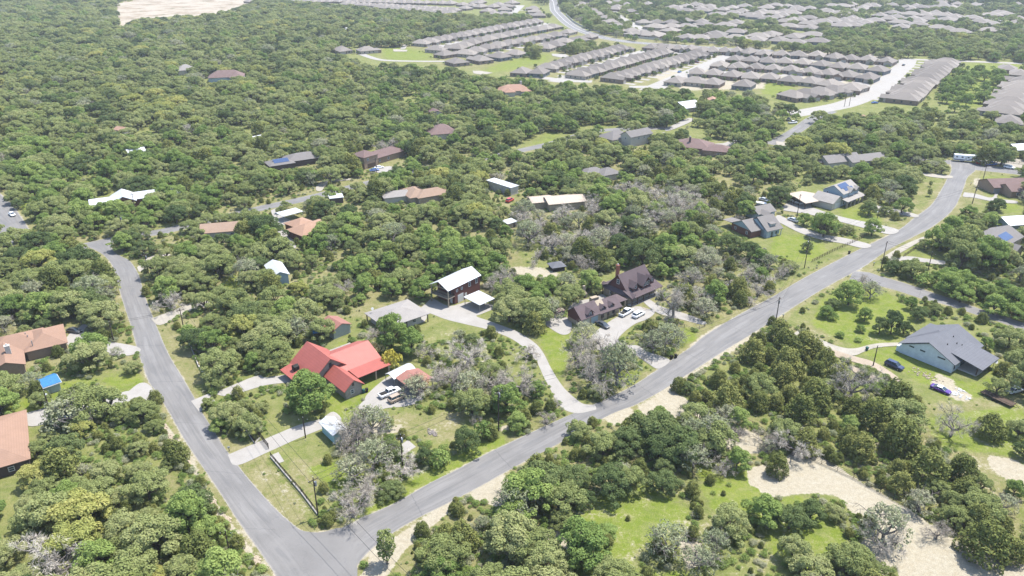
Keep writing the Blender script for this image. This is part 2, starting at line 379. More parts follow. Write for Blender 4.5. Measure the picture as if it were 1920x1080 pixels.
def line(cx, wm):   # centre line in pixels -> two edges in pixels is not needed: returns ground edges
    g = catmull([G(*p) for p in cx], 8)
    d = np.gradient(g, axis=0); d /= np.linalg.norm(d, axis=1)[:, None]; nrm = np.stack([-d[:, 1], d[:, 0]], 1)
    return g + nrm * wm / 2, g - nrm * wm / 2
def edges(L, Rr, n=200):
    out = []
    for e in (L, Rr):
        g = catmull([G(*p) for p in e], 10)
        s = np.r_[0, np.cumsum(np.linalg.norm(np.diff(g, axis=0), axis=1))]
        t = np.linspace(0, s[-1], n)
        out.append(np.stack([np.interp(t, s, g[:, 0]), np.interp(t, s, g[:, 1])], 1))
    return out
def ribbon(name, L, Rr, mat, z):
    n = len(L); K = 5
    v = []; uv = []
    c = (L + Rr) / 2; s = np.r_[0, np.cumsum(np.linalg.norm(np.diff(c, axis=0), axis=1))]
    for i in range(n):
        for k in range(K):
            t = k / (K - 1); v.append((*(L[i] * (1 - t) + Rr[i] * t), z)); uv.append((t, s[i]))
    f = [(i * K + k, (i + 1) * K + k, (i + 1) * K + k + 1, i * K + k + 1) for i in range(n - 1) for k in range(K - 1)]
    me = bpy.data.meshes.new(name); me.from_pydata(v, [], f); me.materials.append(mat)
    ul = me.uv_layers.new(name='uv'); li = np.zeros(len(me.loops), int); me.loops.foreach_get('vertex_index', li)
    ul.data.foreach_set('uv', np.array(uv)[li].astype(np.float32).ravel())
    if me.polygons[0].normal.z < 0: me.flip_normals()
    o = bpy.data.objects.new(name, me); COL.objects.link(o); return tag(o, kind='structure')
OCC = Raster()      # roads, drives and buildings: no trunk stands here
DRY = Raster(); SAND = Raster(); LUSH = Raster(); OPEN = Raster()
def flat_ribbon(name, L, Rr, mat, z):
    o = ribbon(name, L, Rr, mat, z); n = len(o.data.loops); o.data.uv_layers[0].data.foreach_set('uv', np.tile(np.array((.3, 0), np.float32), (n, 1)).ravel()); return o
def occ_ground(L, Rr, grow=1.0, ras=None, val=1.0):
    for i in range(len(L) - 1):
        q = []
        for a, b in ((L[i], Rr[i]), (L[i + 1], Rr[i + 1])):
            c = (a + b) / 2; q.append((c + (a - c) * grow, c + (b - c) * grow))
        P = [PX(*q[0][0]), PX(*q[0][1]), PX(*q[1][1]), PX(*q[1][0])]
        (ras or OCC).fill(P, val)
road_geo = {}
for nm, e, z in (('street', edges(R2U, R2L, 260), .020), ('street', edges(R1L, R1R, 200), .028), ('side_street', edges(R3U, R3L, 60), .012), ('cross_street', edges(CU, CL, 30), .012), ('far_street', edges(SL, SLo, 30), .02)):
    ribbon(nm, e[0], e[1], M['asphalt'], z); occ_ground(*e, 1.35, DRY); occ_ground(*e, 1.13, SAND, .62); occ_ground(*e, 1.1)
ASPH = [([(148,463),(175,458),(210,450),(260,440),(300,435),(330,428),(400,411),(455,399),(500,388),(580,371),(650,353),(700,341),(800,318),(900,298),(1000,277),(1060,262),(1100,249),(1150,243),(1250,240)], 6.6, 'back_street', .008),
        ([(1560,208),(1525,222),(1500,240),(1470,258),(1440,270)], 7.5, 'back_lane', .012),
        ([(1030,-8),(1037,3),(1039,12),(1041,20),(1050,30),(1063,42),(1080,53),(1103,62),(1133,71),(1175,78),(1220,82),(1280,86),(1340,90),(1400,94),(1450,95)], 15, 'main_road', .03)]
for cx, wm, nm, z in ASPH:
    L, Rr = line(cx, wm); ribbon(nm, L, Rr, M['asphalt'], z); occ_ground(L, Rr, 1.2)
CONC = [([(1480,215),(1535,206),(1580,197),(1612,186),(1640,173),(1662,155),(1682,135),(1697,122),(1702,112)], 15, 'concrete_street'),
        ([(1606,150),(1625,164),(1650,170)], 10, 'concrete_street'),
        ([(1690,111),(1760,113),(1840,116),(1960,121)], 9, 'concrete_street'),
        ([(1042,154),(1060,148),(1100,134),(1160,113),(1218,94)], 15, 'concrete_street'), ([(1215,170),(1245,157),(1290,138),(1330,121),(1372,102)], 15, 'concrete_street'),
        ([(985,141),(1020,146),(1060,151),(1110,153)], 10, 'concrete_street'), ([(1180,163),(1240,163)], 9, 'concrete_street'),
        ([(815,92),(850,83),(920,69),(985,53),(1025,43)], 12, 'concrete_street'), ([(880,100),(940,89),(1000,79),(1045,71)], 11, 'concrete_street'),
        ([(670,98),(690,106),(720,113),(790,115),(835,115)], 7, 'concrete_street'),
        ([(1142,15),(1152,25),(1165,34),(1182,44),(1205,54),(1240,63)], 13, 'concrete_street'), ([(975,10),(966,18),(955,28)], 16, 'concrete_street'),
        ([(1865,36),(1890,46),(1925,60),(1980,80)], 12, 'concrete_street'),
        ([(1230,99),(1300,100),(1370,103),(1440,107),(1530,111),(1600,117),(1650,122)], 9, 'concrete_street'),
        ([(1310,147),(1390,131),(1450,136),(1530,143),(1620,153)], 8, 'concrete_street')]
for i, (cx, wm, nm) in enumerate(CONC):
    L, Rr = line(cx, wm); ribbon(nm, L, Rr, M['concrete'], .03 + .006 * i); occ_ground(L, Rr, 1.15)
def sheet(name, px, mat, z, sm=True, group=None):
    g = [G(*p) for p in px]
    if sm: g = catmull(g + [g[0]], 4)[:-1].tolist()
    mb = MB(); pts = [(x, y, z) for x, y in g]
    A = sum(pts[i][0] * pts[(i + 1) % len(pts)][1] - pts[(i + 1) % len(pts)][0] * pts[i][1] for i in range(len(pts)))
    if A < 0: pts = pts[::-1]
    mb.poly(pts); o = mb.build(name, mat); tag(o, kind='structure')
    import bmesh
    bm = bmesh.new(); bm.from_mesh(o.data); bmesh.ops.triangulate(bm, faces=bm.faces[:]); bm.to_mesh(o.data); bm.free()
    OCC.fill([PX(*q[:2]) for q in g]); return o
jn = sheet('street_junction', [(500,958),(535,978),(563,994),(600,998.5),(640,990),(660,1012),(668,1045),(668,1090),(640,1100),(600,1098),(560,1052),(520,1000)], M['asphalt'], .036)
ju = jn.data.uv_layers.new(name='uv'); ju.data.foreach_set('uv', np.tile(np.array((.3, .0), np.float32), (len(jn.data.loops), 1)).ravel())
for k, off in enumerate((-6.3, -.2, .2, 6.3)):
    cx, wm = ASPH[2][0], .35; L, Rr = line(cx, 1.0); c_ = (L + Rr) / 2; nn = L - Rr; nn /= np.linalg.norm(nn, axis=1)[:, None]
    ribbon('lane_line', c_ + nn * (off + .15), c_ + nn * (off - .15), M['white'], .045)
DR = [  # driveways: polygons of photograph positions
 ('concrete', [(1118,768),(1085,775),(1058,768),(1042,750),(1032,730),(1020,708),(1012,690),(1003,674),(983,653),(965,639),(945,629),(915,618),(886,611),(860,605),(833,598),(805,587),(786,582),(800,568),(812,560),(842,574),(880,566),(930,574),(905,588),(893,593),(915,601),(945,612),(975,624),(1005,645),(1020,664),(1032,688),(1045,710),(1058,728),(1075,744),(1093,757),(1115,760)]),
 ('concrete', [(786,581),(800,590),(797,602),(786,606),(780,604),(786,598),(788,592)]),
 ('concrete', [(427,853),(443,873),(500,849),(560,822),(600,806),(640,790),(625,772),(600,786),(560,797),(500,822)]),
 ('concrete', [(505,855),(522,848),(533,865),(523,869)]),
 ('concrete', [(358,752),(392,738),(403,752),(374,773)]), ('concrete', [(400,738),(480,705),(500,708),(560,700),(560,715),(500,722),(430,742)]),
 ('concrete', [(598,790),(610,812),(645,830),(660,815),(640,790)]),
 ('concrete', [(683,750),(690,738),(720,712),(745,700),(775,710),(795,735),(790,752),(760,762),(722,766),(705,775),(690,775),(672,765)]),
 ('concrete', [(737,845),(765,825),(780,838),(755,854)]),
 ('concrete', [(1010,600),(1030,592),(1068,598),(1070,622),(1055,628),(1035,618)]),
 ('concrete', [(1120,655),(1110,630),(1140,605),(1165,590),(1190,575),(1210,578),(1228,585),(1215,598),(1190,608),(1165,628),(1160,640),(1175,648),(1195,648),(1215,660),(1240,668),(1256,677),(1235,692),(1215,682),(1195,668),(1170,655),(1150,665)]),
 ('concrete', [(1205,562),(1215,560),(1240,575),(1290,590),(1322,603),(1318,609),(1280,600),(1235,588),(1210,570)]),
 ('concrete', [(1070,595),(1065,580),(1080,565),(1110,560),(1130,552),(1140,570),(1100,590)]),
 ('gravel', [(283,598),(300,610),(340,592),(366,580),(400,575),(412,565),(360,568),(330,580)]),
 ('gravel', [(257,502),(262,510),(275,500),(295,488),(320,478),(300,476),(275,485)]),
 ('concrete', [(240,735),(262,719),(280,722),(295,745),(290,755),(270,752),(250,750)]), ('concrete', [(48,775),(95,764),(105,770),(100,790),(60,800),(48,792)]), ('concrete', [(98,766),(150,760),(200,745),(245,733),(255,748),(200,765),(150,778),(105,788)]),
 ('concrete', [(122,640),(130,627),(148,615),(165,600),(172,604),(158,620),(165,635),(200,640),(255,650),(262,660),(230,668),(160,660),(135,655)]),
 ('gravel', [(1496,620),(1530,632),(1565,648),(1600,654),(1640,645),(1690,643),(1690,648),(1645,652),(1620,660),(1600,667),(1560,662),(1520,640),(1490,628)]),
 ('dirt', [(1560,655),(1600,668),(1640,680),(1680,705),(1690,715),(1684,717),(1640,692),(1600,679),(1565,668)]), ('dirt', [(1590,684),(1625,696),(1650,712),(1640,712),(1600,698)]),
 ('concrete', [(1450,412),(1462,404),(1500,425),(1545,440),(1585,447),(1632,459),(1620,466),(1580,457),(1540,450),(1500,437),(1470,422)]),
 ('concrete', [(1462,390),(1490,376),(1520,388),(1560,402),(1600,412),(1640,420),(1684,431),(1670,440),(1630,431),(1590,420),(1540,408),(1500,398)]),
 ('concrete', [(1640,385),(1680,393),(1720,403),(1716,408),(1680,401),(1640,392)]), ('gravel', [(1716,319),(1740,325),(1784,330),(1780,335),(1745,332),(1716,325)]),
 ('concrete', [(1808,361),(1830,364),(1860,371),(1868,355),(1876,356),(1870,372),(1905,377),(1903,382),(1860,378),(1825,371),(1806,369)]),
 ('concrete', [(1665,486),(1700,481),(1740,486),(1770,490),(1768,497),(1735,493),(1700,488),(1668,492)]), ('gravel', [(1655,483),(1690,462),(1735,443),(1730,450),(1700,468),(1672,486),(1690,489),(1672,492)]),
 ('gravel', [(592,352),(600,342),(625,337),(655,335),(655,338),(625,342),(612,347),(603,358),(594,358)]), ('concrete', [(508,395),(520,392),(530,405),(545,415),(530,425),(540,440),(556,460),(548,466),(530,450),(515,428),(512,410)]),
 ('concrete', [(700,318),(730,312),(746,320),(742,328),(720,326),(702,322)]), ('concrete', [(1245,241),(1262,235),(1290,222),(1300,226),(1270,240),(1250,246)]), ('concrete', [(1225,256),(1245,248),(1250,254),(1230,261)]),
 ('concrete', [(1340,270),(1360,268),(1380,258),(1384,262),(1370,275),(1350,277)]), ('gravel', [(1455,265),(1475,268),(1472,280),(1456,276)]),
 ('concrete', [(1468,395),(1492,372),(1520,380),(1522,392),(1500,400)]),
 ('gravel', [(1880,302),(1905,298),(1940,306),(1940,318),(1890,313)]), ('concrete', [(1780,297),(1810,300),(1860,306),(1895,312),(1880,306),(1820,296)]),
 ('gravel', [(737,92),(765,94),(762,97),(738,97)]), ('concrete', [(1034,101),(1060,102),(1070,107),(1055,109),(1036,105)]), ('concrete', [(756,84),(765,84),(760,92),(750,92)]),
 ('gravel', [(886,133),(900,133),(925,137),(905,141),(888,138)]),
]
for i, (mt, px) in enumerate(DR): sheet({'concrete': 'driveway', 'gravel': 'gravel_drive', 'dirt': 'dirt_track'}[mt], px, M[mt], .036 + .0045 * i, len(px) > 5)
_rq = random.Random(3)
QUARRY = [(217,12),(228,4),(265,-1),(330,-6),(470,-6),(492,2),(450,13),(430,24),(370,30),(330,31),(300,33),(260,35),(236,43),(234,54),(224,48),(222,30)]
_q = []
for (x0, y0), (x1, y1) in zip(QUARRY, QUARRY[1:] + QUARRY[:1]):
    for k in range(6): _q.append((x0 + (x1 - x0) * k / 6 + _rq.uniform(-4, 4), y0 + (y1 - y0) * k / 6 + _rq.uniform(-1.3, 1.3)))
sheet('quarry_ground', _q, M['quarry'], .05)

SANDP = [
 [(1420,915),(1455,870),(1490,845),(1530,850),(1600,893),(1650,925),(1705,955),(1770,1000),(1840,1040),(1930,1060),(1930,1100),(1690,1100),(1670,1020),(1640,990),(1600,965),(1570,930),(1510,925),(1440,935)],
 [(1560,1100),(1590,1050),(1620,1010),(1660,1000),(1680,1050),(1650,1100)], [(1400,880),(1440,870),(1470,890),(1440,920),(1405,910)],
 [(1245,738),(1262,735),(1285,745),(1300,760),(1290,780),(1270,800),(1215,800),(1200,790),(1195,765),(1225,748)], [(1270,745),(1420,815),(1450,850),(1380,850),(1300,800)],
 [(897,917),(940,893),(965,905),(955,940),(935,955),(905,940),(880,935)], [(700,1035),(760,995),(840,945),(855,940),(850,955),(760,1030),(720,1090),(670,1090)],
 [(1030,990),(1060,980),(1110,1010),(1090,1030),(1050,1060),(1010,1040)], [(1130,780),(1180,765),(1195,780),(1150,800)], [(1850,850),(1900,860),(1930,880),(1930,930),(1890,900),(1860,880)],
 [(1270,1010),(1310,1010),(1330,1050),(1290,1070)], [(1180,500),(1260,480),(1270,500),(1240,520),(1200,515)][:0] or [(1850,640),(1850,641),(1851,640)],
 [(300,780),(330,820),(360,860),(380,900),(355,880),(320,830),(295,790)], [(385,915),(430,975),(500,1070),(480,1060),(420,985),(380,930)],
 [(1240,738),(1290,708),(1360,660),(1430,620),(1433,622),(1364,665),(1290,714),(1245,745)], [(1290,650),(1350,605),(1358,608),(1330,628),(1300,652)],
 [(1740,714),(1775,716),(1815,735),(1830,750),(1800,752),(1760,735)], [(1745,695),(1790,712),(1800,720),(1760,712)], [(950,500),(1010,500),(1060,515),(1020,520),(960,512)],
 [(670,800),(700,790),(760,800),(755,812),(700,815)], [(800,805),(822,803),(820,815),(803,815)], [(930,800),(955,797),(960,805),(935,812)], [(1620,465),(1670,440),(1750,405),(1755,410),(1680,450),(1640,475)],
 [(590,440),(600,445),(585,452)], [(1825,335),(1840,335),(1840,350),(1828,350)], [(1180,110),(1230,100),(1300,150),(1250,160)], [(1260,150),(1420,150),(1440,165),(1280,170)], [(1300,120),(1660,130),(1640,160),(1300,150)], [(1200,92),(1680,100),(1660,122),(1380,110)],
]
LUSHP = [
 [(640,1000),(700,970),(780,925),(880,870),(960,830),(955,815),(880,835),(800,875),(720,930),(640,985)], [(1110,930),(1200,905),(1290,945),(1300,985),(1240,1010),(1180,1040),(1100,1020),(1060,960)], [(1420,960),(1480,930),(1540,940),(1590,1010),(1590,1040),(1500,1080),(1440,1030)],
 [(1040,1060),(1170,1020),(1200,1100),(1030,1100)], [(90,745),(120,715),(200,705),(265,700),(275,730),(240,740),(190,715),(120,755)], [(0,760),(60,740),(130,760),(80,780),(0,775)], [(390,640),(420,620),(500,640),(470,660)], [(415,520),(450,510),(450,545),(425,550)],
 [(1540,560),(1620,530),(1700,570),(1720,600),(1690,635),(1600,650),(1520,610)], [(1600,660),(1690,650),(1780,705),(1830,720),(1870,690),(1880,700),(1850,740),(1780,750),(1700,700)], [(1440,480),(1450,440),(1500,440),(1560,470),(1520,490),(1470,490)], [(1560,380),(1650,400),(1660,430),(1590,420)], [(1050,1080),(1300,1070),(1300,1100),(1040,1100)],
 [(700,640),(720,660),(700,670),(620,650),(640,640)], [(560,880),(640,860),(700,880),(660,960),(610,900)], [(1700,460),(1800,480),(1790,490),(1690,475)], [(1300,860),(1440,880),(1450,960),(1330,960)], [(1730,780),(1920,760),(1920,860),(1760,840)],
 [(705,90),(740,86),(820,100),(840,112),(740,115),(715,105)], [(880,135),(1000,100),(1060,98),(1030,115),(960,132),(900,142)], [(1810,120),(1920,120),(1920,160),(1880,160),(1840,200),(1780,200),(1760,190),(1790,150)], [(1860,370),(1920,385),(1920,400),(1870,395)], [(1000,620),(1060,610),(1070,640),(1060,700),(1055,730),(1030,680)], [(1830,330),(1920,335),(1920,350),(1850,360)], [(1150,700),(1215,690),(1190,720),(1150,730)], [(1270,610),(1320,620),(1290,650),(1250,645)],
 [(1020,255),(1060,240),(1050,262),(1010,275),(970,280)], [(1420,150),(1500,165),(1500,180),(1430,180)], [(0,690),(10,650),(15,640),(0,640)], [(60,350),(30,380),(60,410),(80,400)], [(600,700),(690,690),(740,740),(700,790),(620,790)],
]
DRYP = [
 [(345,600),(395,720),(350,740),(295,620)], [(400,790),(500,850),(600,990),(560,990),(450,880)], [(520,860),(620,850),(600,950),(560,930)], [(860,430),(960,440),(1000,500),(930,520),(880,470)], [(1300,300),(1420,300),(1480,400),(1360,420),(1260,420)], [(1500,500),(1620,440),(1700,410),(1760,340),(1740,330),(1620,430)],
 [(1810,330),(1860,330),(1840,400),(1760,440),(1690,460),(1800,400)], [(1290,720),(1440,600),(1520,600),(1700,640),(1600,650),(1400,660)], [(1650,760),(1920,740),(1920,1080),(1700,1000),(1560,860)], [(1000,760),(1440,760),(1440,900),(1200,900),(1000,1080),(680,1080),(850,900)], [(720,770),(880,770),(860,830),(740,830)], [(940,620),(1060,620),(1110,750),(1080,760),(1000,660)],
 [(660,560),(780,540),(800,600),(700,640)], [(1050,560),(1240,470),(1420,450),(1340,620),(1240,640)], [(1100,740),(1190,690),(1240,690),(1150,750)], [(300,860),(360,900),(470,1080),(430,1080),(300,940)],
 [(0,420),(500,420),(500,700),(0,700)], [(400,300),(1500,250),(1500,420),(400,480)], [(560,440),(960,440),(960,560),(400,640)], [(700,40),(1300,60),(1700,110),(1600,190),(1100,170),(700,110)], [(1350,480),(1460,460),(1440,590),(1290,600)],
]
for p in SANDP: SAND.fill(p)
for p in LUSHP: LUSH.fill(p)
for p in DRYP: DRY.fill(p, .62)
S2 = Raster()
for p in ([(1030,900),(1300,900),(1600,980),(1600,1100),(1030,1100)], [(1640,760),(1930,740),(1930,1090),(1560,870)], [(1500,600),(1700,600),(1700,660),(1500,650)], [(720,770),(880,770),(860,830),(740,830)], [(440,860),(620,850),(600,990),(540,990)], [(785,595),(850,606),(900,622),(850,655),(795,650)], [(785,595),(850,606),(900,622),(850,655),(795,650)]): S2.fill(p, .36)
S2.blur(6); SAND.blur(2); SAND.a = np.maximum(SAND.a, S2.a); LUSH.blur(5); DRY.blur(4)

# ---------------------------------------------------------------- ground: one sheet, finer near, running to the horizon
def make_ground():
    ys = [52.0]
    while ys[-1] < 2600:
        ys.append(ys[-1] + max(.7, ys[-1] ** 2 / (FPX * CAMH) * 2.4))
    ys = np.array([-4000., -500.] + ys + [3200, 4500, 7000, 12000])
    t = np.linspace(-.98, .98, 620)
    t = np.r_[-30, -6, -2, t, 2, 6, 30]
    base = np.maximum(ys, 40)
    base[-4:] = 2600
    X = base[:, None] * t[None, :]; Y = np.repeat(ys[:, None], len(t), 1)
    rows, cols = X.shape
    v = np.zeros((rows * cols, 3), np.float32); v[:, 0] = X.ravel(); v[:, 1] = Y.ravel()
    i = np.arange(rows * cols).reshape(rows, cols)
    f = np.stack([i[:-1, :-1], i[:-1, 1:], i[1:, 1:], i[1:, :-1]], -1).reshape(-1, 4)
    me = bpy.data.meshes.new('ground'); me.vertices.add(len(v)); me.vertices.foreach_set('co', v.ravel())
    me.loops.add(f.size); me.loops.foreach_set('vertex_index', f.ravel().astype(np.int32))
    me.polygons.add(len(f)); me.polygons.foreach_set('loop_start', np.arange(0, f.size, 4, dtype=np.int32)); me.update()
    px, py = PX(v[:, 0].astype(float), np.maximum(v[:, 1].astype(float), 30)); bad = v[:, 1] < 45
    c = np.ones((len(v), 4), np.float32)
    for k, r in enumerate((SAND, LUSH, DRY)): c[:, k] = np.where(bad, 0, r.at(px, py))
    a = me.color_attributes.new('cover', 'FLOAT_COLOR', 'POINT'); a.data.foreach_set('color', c.ravel())
    me.materials.append(M['ground'])
    o = bpy.data.objects.new('ground', me); COL.objects.link(o); tag(o, kind='structure')
make_ground()
# ---------------------------------------------------------------- clear views: nothing leafy is scattered over these
OPENP = [
 [(685,1000),(705,985),(750,985),(775,1010),(765,1075),(700,1085)],
 [(517,1090),(437,985),(385,900),(350,850),(318,800),(300,775),(300,745),(262,695),(257,660),(250,630),(230,590),(215,560),(213,500),(190,478),(150,465),(150,455),(212,447),(225,480),(258,485),(275,505),(272,530),(275,560),(282,590),(300,602),(345,632),(393,720),(375,745),(385,775),(405,812),(440,835),(470,850),(520,900),(560,950),(590,995),(700,985),(660,1030),(650,1090)],
 [(590,995),(680,965),(740,925),(800,890),(860,862),(910,838),(940,815),(965,800),(960,850),(940,900),(925,945),(880,930),(800,965),(740,1010),(690,1040),(655,1090),(560,1090)],
 [(450,872),(480,835),(515,812),(560,800),(600,785),(640,800),(620,840),(605,865),(622,900),(600,930),(598,975),(560,960),(500,900)], [(430,850),(600,785),(600,765),(560,780),(500,815),(430,842)], [(495,800),(500,750),(530,740),(535,775),(580,790),(540,800)],
 [(395,735),(480,705),(560,700),(560,712),(490,725),(480,740),(430,740)],
 [(525,710),(545,660),(578,637),(620,655),(640,650),(690,650),(722,680),(735,690),(770,685),(775,700),(790,745),(745,765),(710,770),(700,755),(690,740),(670,745),(640,745),(630,750),(590,705),(555,712)], [(600,640),(625,610),(655,600),(655,625),(680,640),(660,655),(640,652)], [(625,595),(655,605),(652,632),(622,632)],
 [(715,770),(775,765),(800,775),(850,765),(880,775),(880,800),(865,830),(820,840),(790,825),(735,800),(740,780)], [(735,850),(745,825),(775,825),(785,840),(760,860)],
 [(670,590),(690,550),(740,545),(790,575),(790,600),(700,615)], [(785,580),(800,570),(825,525),(885,507),(905,525),(905,545),(930,562),(930,575),(960,610),(1000,625),(1060,615),(1075,650),(1060,700),(1062,730),(1110,760),(1080,765),(1050,745),(1030,700),(1005,660),(960,635),(900,620),(870,625),(860,640),(840,640),(800,640),(780,610)],
 [(1070,615),(1068,580),(1100,560),(1130,555),(1132,515),(1160,500),(1200,495),(1225,530),(1235,555),(1225,575),(1330,605),(1322,620),(1240,595),(1220,605),(1190,615),(1170,620),(1150,650),(1120,640),(1090,625)], [(1015,600),(1060,595),(1068,625),(1050,630),(1020,610)],
 [(1170,645),(1200,650),(1240,665),(1260,680),(1235,700),(1215,690),(1190,665)], [(940,500),(1020,490),(1060,505),(1060,520),(980,520)], [(960,440),(985,440),(975,500),(950,500)],
 [(1113,765),(1150,735),(1190,715),(1230,690),(1280,650),(1330,600),(1380,585),(1420,560),(1480,525),(1520,510),(1560,485),(1600,450),(1650,430),(1700,410),(1740,385),(1755,350),(1760,330),(1780,315),(1770,300),(1830,300),(1920,300),(1920,340),(1880,345),(1880,360),(1840,400),(1800,400),(1780,420),(1740,440),(1690,470),(1650,480),(1650,500),(1640,520),(1600,525),(1560,540),(1540,555),(1500,585),(1440,610),(1410,625),(1360,665),(1310,700),(1290,705),(1255,730),(1215,760),(1160,790),(1140,775)],
 [(1420,455),(1450,440),(1460,420),(1450,405),(1500,420),(1560,440),(1620,455),(1560,485),(1500,500),(1480,480),(1450,480)], [(1470,375),(1490,355),(1535,345),(1585,330),(1620,365),(1615,385),(1620,430),(1560,400),(1530,405),(1465,400)], [(1340,415),(1370,400),(1400,410),(1450,385),(1460,410),(1455,440),(1430,450),(1380,445)], [(1418,370),(1445,370),(1445,390),(1415,388)],
 [(1600,400),(1660,400),(1690,420),(1660,440),(1620,445)], [(1690,385),(1735,330),(1770,330),(1745,385),(1715,405)], [(1805,365),(1820,345),(1870,330),(1920,335),(1920,400),(1880,390),(1820,385)], [(1860,395),(1920,395),(1920,490),(1880,440)],
 [(1640,515),(1700,530),(1780,555),(1920,605),(1920,625),(1850,600),(1770,575),(1700,555),(1640,540)], [(1540,560),(1620,530),(1650,545),(1690,575),(1730,600),(1730,630),(1690,640),(1640,650),(1580,650),(1520,620),(1495,600)],
 [(1685,655),(1740,610),(1805,608),(1850,640),(1870,665),(1865,690),(1820,715),(1780,705),(1740,690)], [(1600,655),(1690,650),(1780,705),(1820,715),(1870,690),(1890,700),(1860,730),(1900,720),(1920,730),(1920,750),(1860,750),(1830,790),(1780,800),(1740,780),(1700,730),(1640,690),(1600,670)], [(1500,625),(1560,655),(1620,660),(1640,690),(1600,680),(1540,650)], [(1680,470),(1700,458),(1770,480),(1760,495),(1690,490)],
 [(1430,905),(1480,850),(1530,850),(1600,890),(1650,925),(1700,950),(1770,1000),(1840,1040),(1920,1060),(1920,1090),(1680,1090),(1670,1010),(1640,990),(1600,960),(1560,925),(1500,925),(1440,930)], [(1250,740),(1290,745),(1250,765),(1215,760)],
 [(1110,930),(1180,920),(1230,930),(1290,950),(1280,985),(1230,990),(1180,1040),(1150,1010),(1100,990)], [(1530,940),(1590,1010),(1570,1050),(1520,1030)], [(1750,750),(1850,760),(1860,790),(1800,850),(1720,820)],
 [(0,635),(50,612),(115,600),(130,592),(168,600),(160,640),(125,650),(100,658),(90,668),(60,660),(30,690),(0,700)], [(70,725),(78,705),(110,700),(115,720),(110,745),(90,745)], [(110,745),(130,720),(180,708),(200,690),(225,690),(270,720),(285,745),(260,735),(200,720),(160,718),(125,748)], [(0,770),(45,770),(55,785),(100,765),(95,785),(60,800),(40,830),(50,860),(30,885),(0,890)], [(285,860),(330,880),(350,950),(330,960),(310,920)],
 [(0,360),(50,395),(55,420),(30,425),(0,405)], [(163,378),(185,362),(268,355),(270,372),(265,385),(255,400),(245,378),(190,385)], [(278,432),(335,415),(335,437),(280,445)], [(455,392),(500,382),(505,390),(475,400)], [(555,370),(605,358),(605,368),(570,378)], [(592,358),(595,350),(605,340),(655,332),(655,342),(620,345),(605,360)],
 [(385,425),(418,414),(428,430),(410,436)], [(508,395),(520,390),(545,400),(600,412),(585,440),(575,430),(545,420),(556,455),(548,465),(515,430)], [(612,372),(645,370),(645,382),(615,384)], [(500,315),(535,300),(575,298),(570,312),(510,322)], [(676,290),(690,280),(760,280),(760,298),(735,312),(750,325),(700,325),(680,310)],
 [(798,245),(840,243),(842,262),(825,262)], [(930,165),(985,162),(985,180),(935,180)], [(915,338),(930,335),(972,345),(972,366),(955,366)], [(988,380),(1020,369),(1100,375),(1098,392),(1030,392)], [(755,358),(780,352),(800,358),(830,352),(825,370),(800,382),(780,378)], [(715,368),(750,365),(745,380),(718,378)], [(946,420),(970,420),(970,433),(948,433)], [(948,370),(970,365),(970,380),(950,382)],
 [(1130,245),(1180,245),(1205,245),(1215,255),(1213,275),(1190,270),(1165,272)], [(1275,193),(1310,193),(1308,212),(1290,210)], [(1225,250),(1250,240),(1300,215),(1300,228),(1250,250)], [(1218,238),(1250,236),(1250,246),(1220,246)], [(1280,255),(1320,255),(1355,272),(1345,288),(1310,282)], [(1110,315),(1150,310),(1165,318),(1150,335),(1120,330)], [(1535,300),(1560,300),(1600,288),(1640,292),(1590,312),(1545,315)], [(1450,262),(1480,245),(1520,220),(1530,228),(1500,245),(1478,262),(1470,280),(1455,275)], [(1470,218),(1500,228),(1490,238),(1470,230)],
 [(968,282),(1000,270),(1035,262),(1035,275),(990,288)], [(975,265),(1035,240),(1055,240),(1030,262),(975,280)], [(690,340),(705,335),(705,350),(692,352)], [(502,500),(530,487),(570,510),(545,520),(505,522)], [(1345,325),(1370,325),(1390,350),(1360,355)], [(410,515),(450,508),(448,548),(425,550)],
 [(870,590),(960,590),(1060,615),(1060,640),(980,630)][:0] or [(0,0),(1,0),(0,1)],
 [(217,12),(250,0),(300,-4),(290,8),(360,14),(480,2),(440,16),(370,29),(300,32),(260,34),(236,43),(234,54),(224,46)], [(328,135),(355,130),(355,142),(330,142)], [(380,140),(420,135),(425,155),(385,155)],
 # the estates
 [(425,-10),(700,-20),(960,-20),(1010,5),(1040,5),(1060,20),(1100,55),(1130,62),(1180,72),(1290,80),(1440,88),(1560,100),(1690,108),(1920,112),(1920,122),(1770,125),(1770,135),(1730,200),(1660,205),(1600,215),(1530,212),(1440,182),(1400,170),(1200,165),(1130,160),(1060,157),(1000,150),(880,142),(870,128),(700,118),(625,100),(625,92),(640,86),(690,84),(760,85),(860,60),(1000,30),(1040,30),(1040,20),(1020,28),(980,35),(930,30),(820,24),(650,10)],
]
for p in OPENP: OPEN.fill(p)
# woods that stand inside the estate outline
for p in ([(560,8),(700,15),(800,22),(870,30),(940,30),(990,37),(870,60),(760,84),(690,80),(600,85),(560,60)], [(1060,72),(1110,75),(1170,82),(1190,86),(1120,96),(1075,100),(1045,92)], [(985,88),(1010,82),(1018,98),(1000,108),(985,105)], [(900,25),(1000,28),(1000,35),(930,38)]):
    OPEN.fill(p, 0)
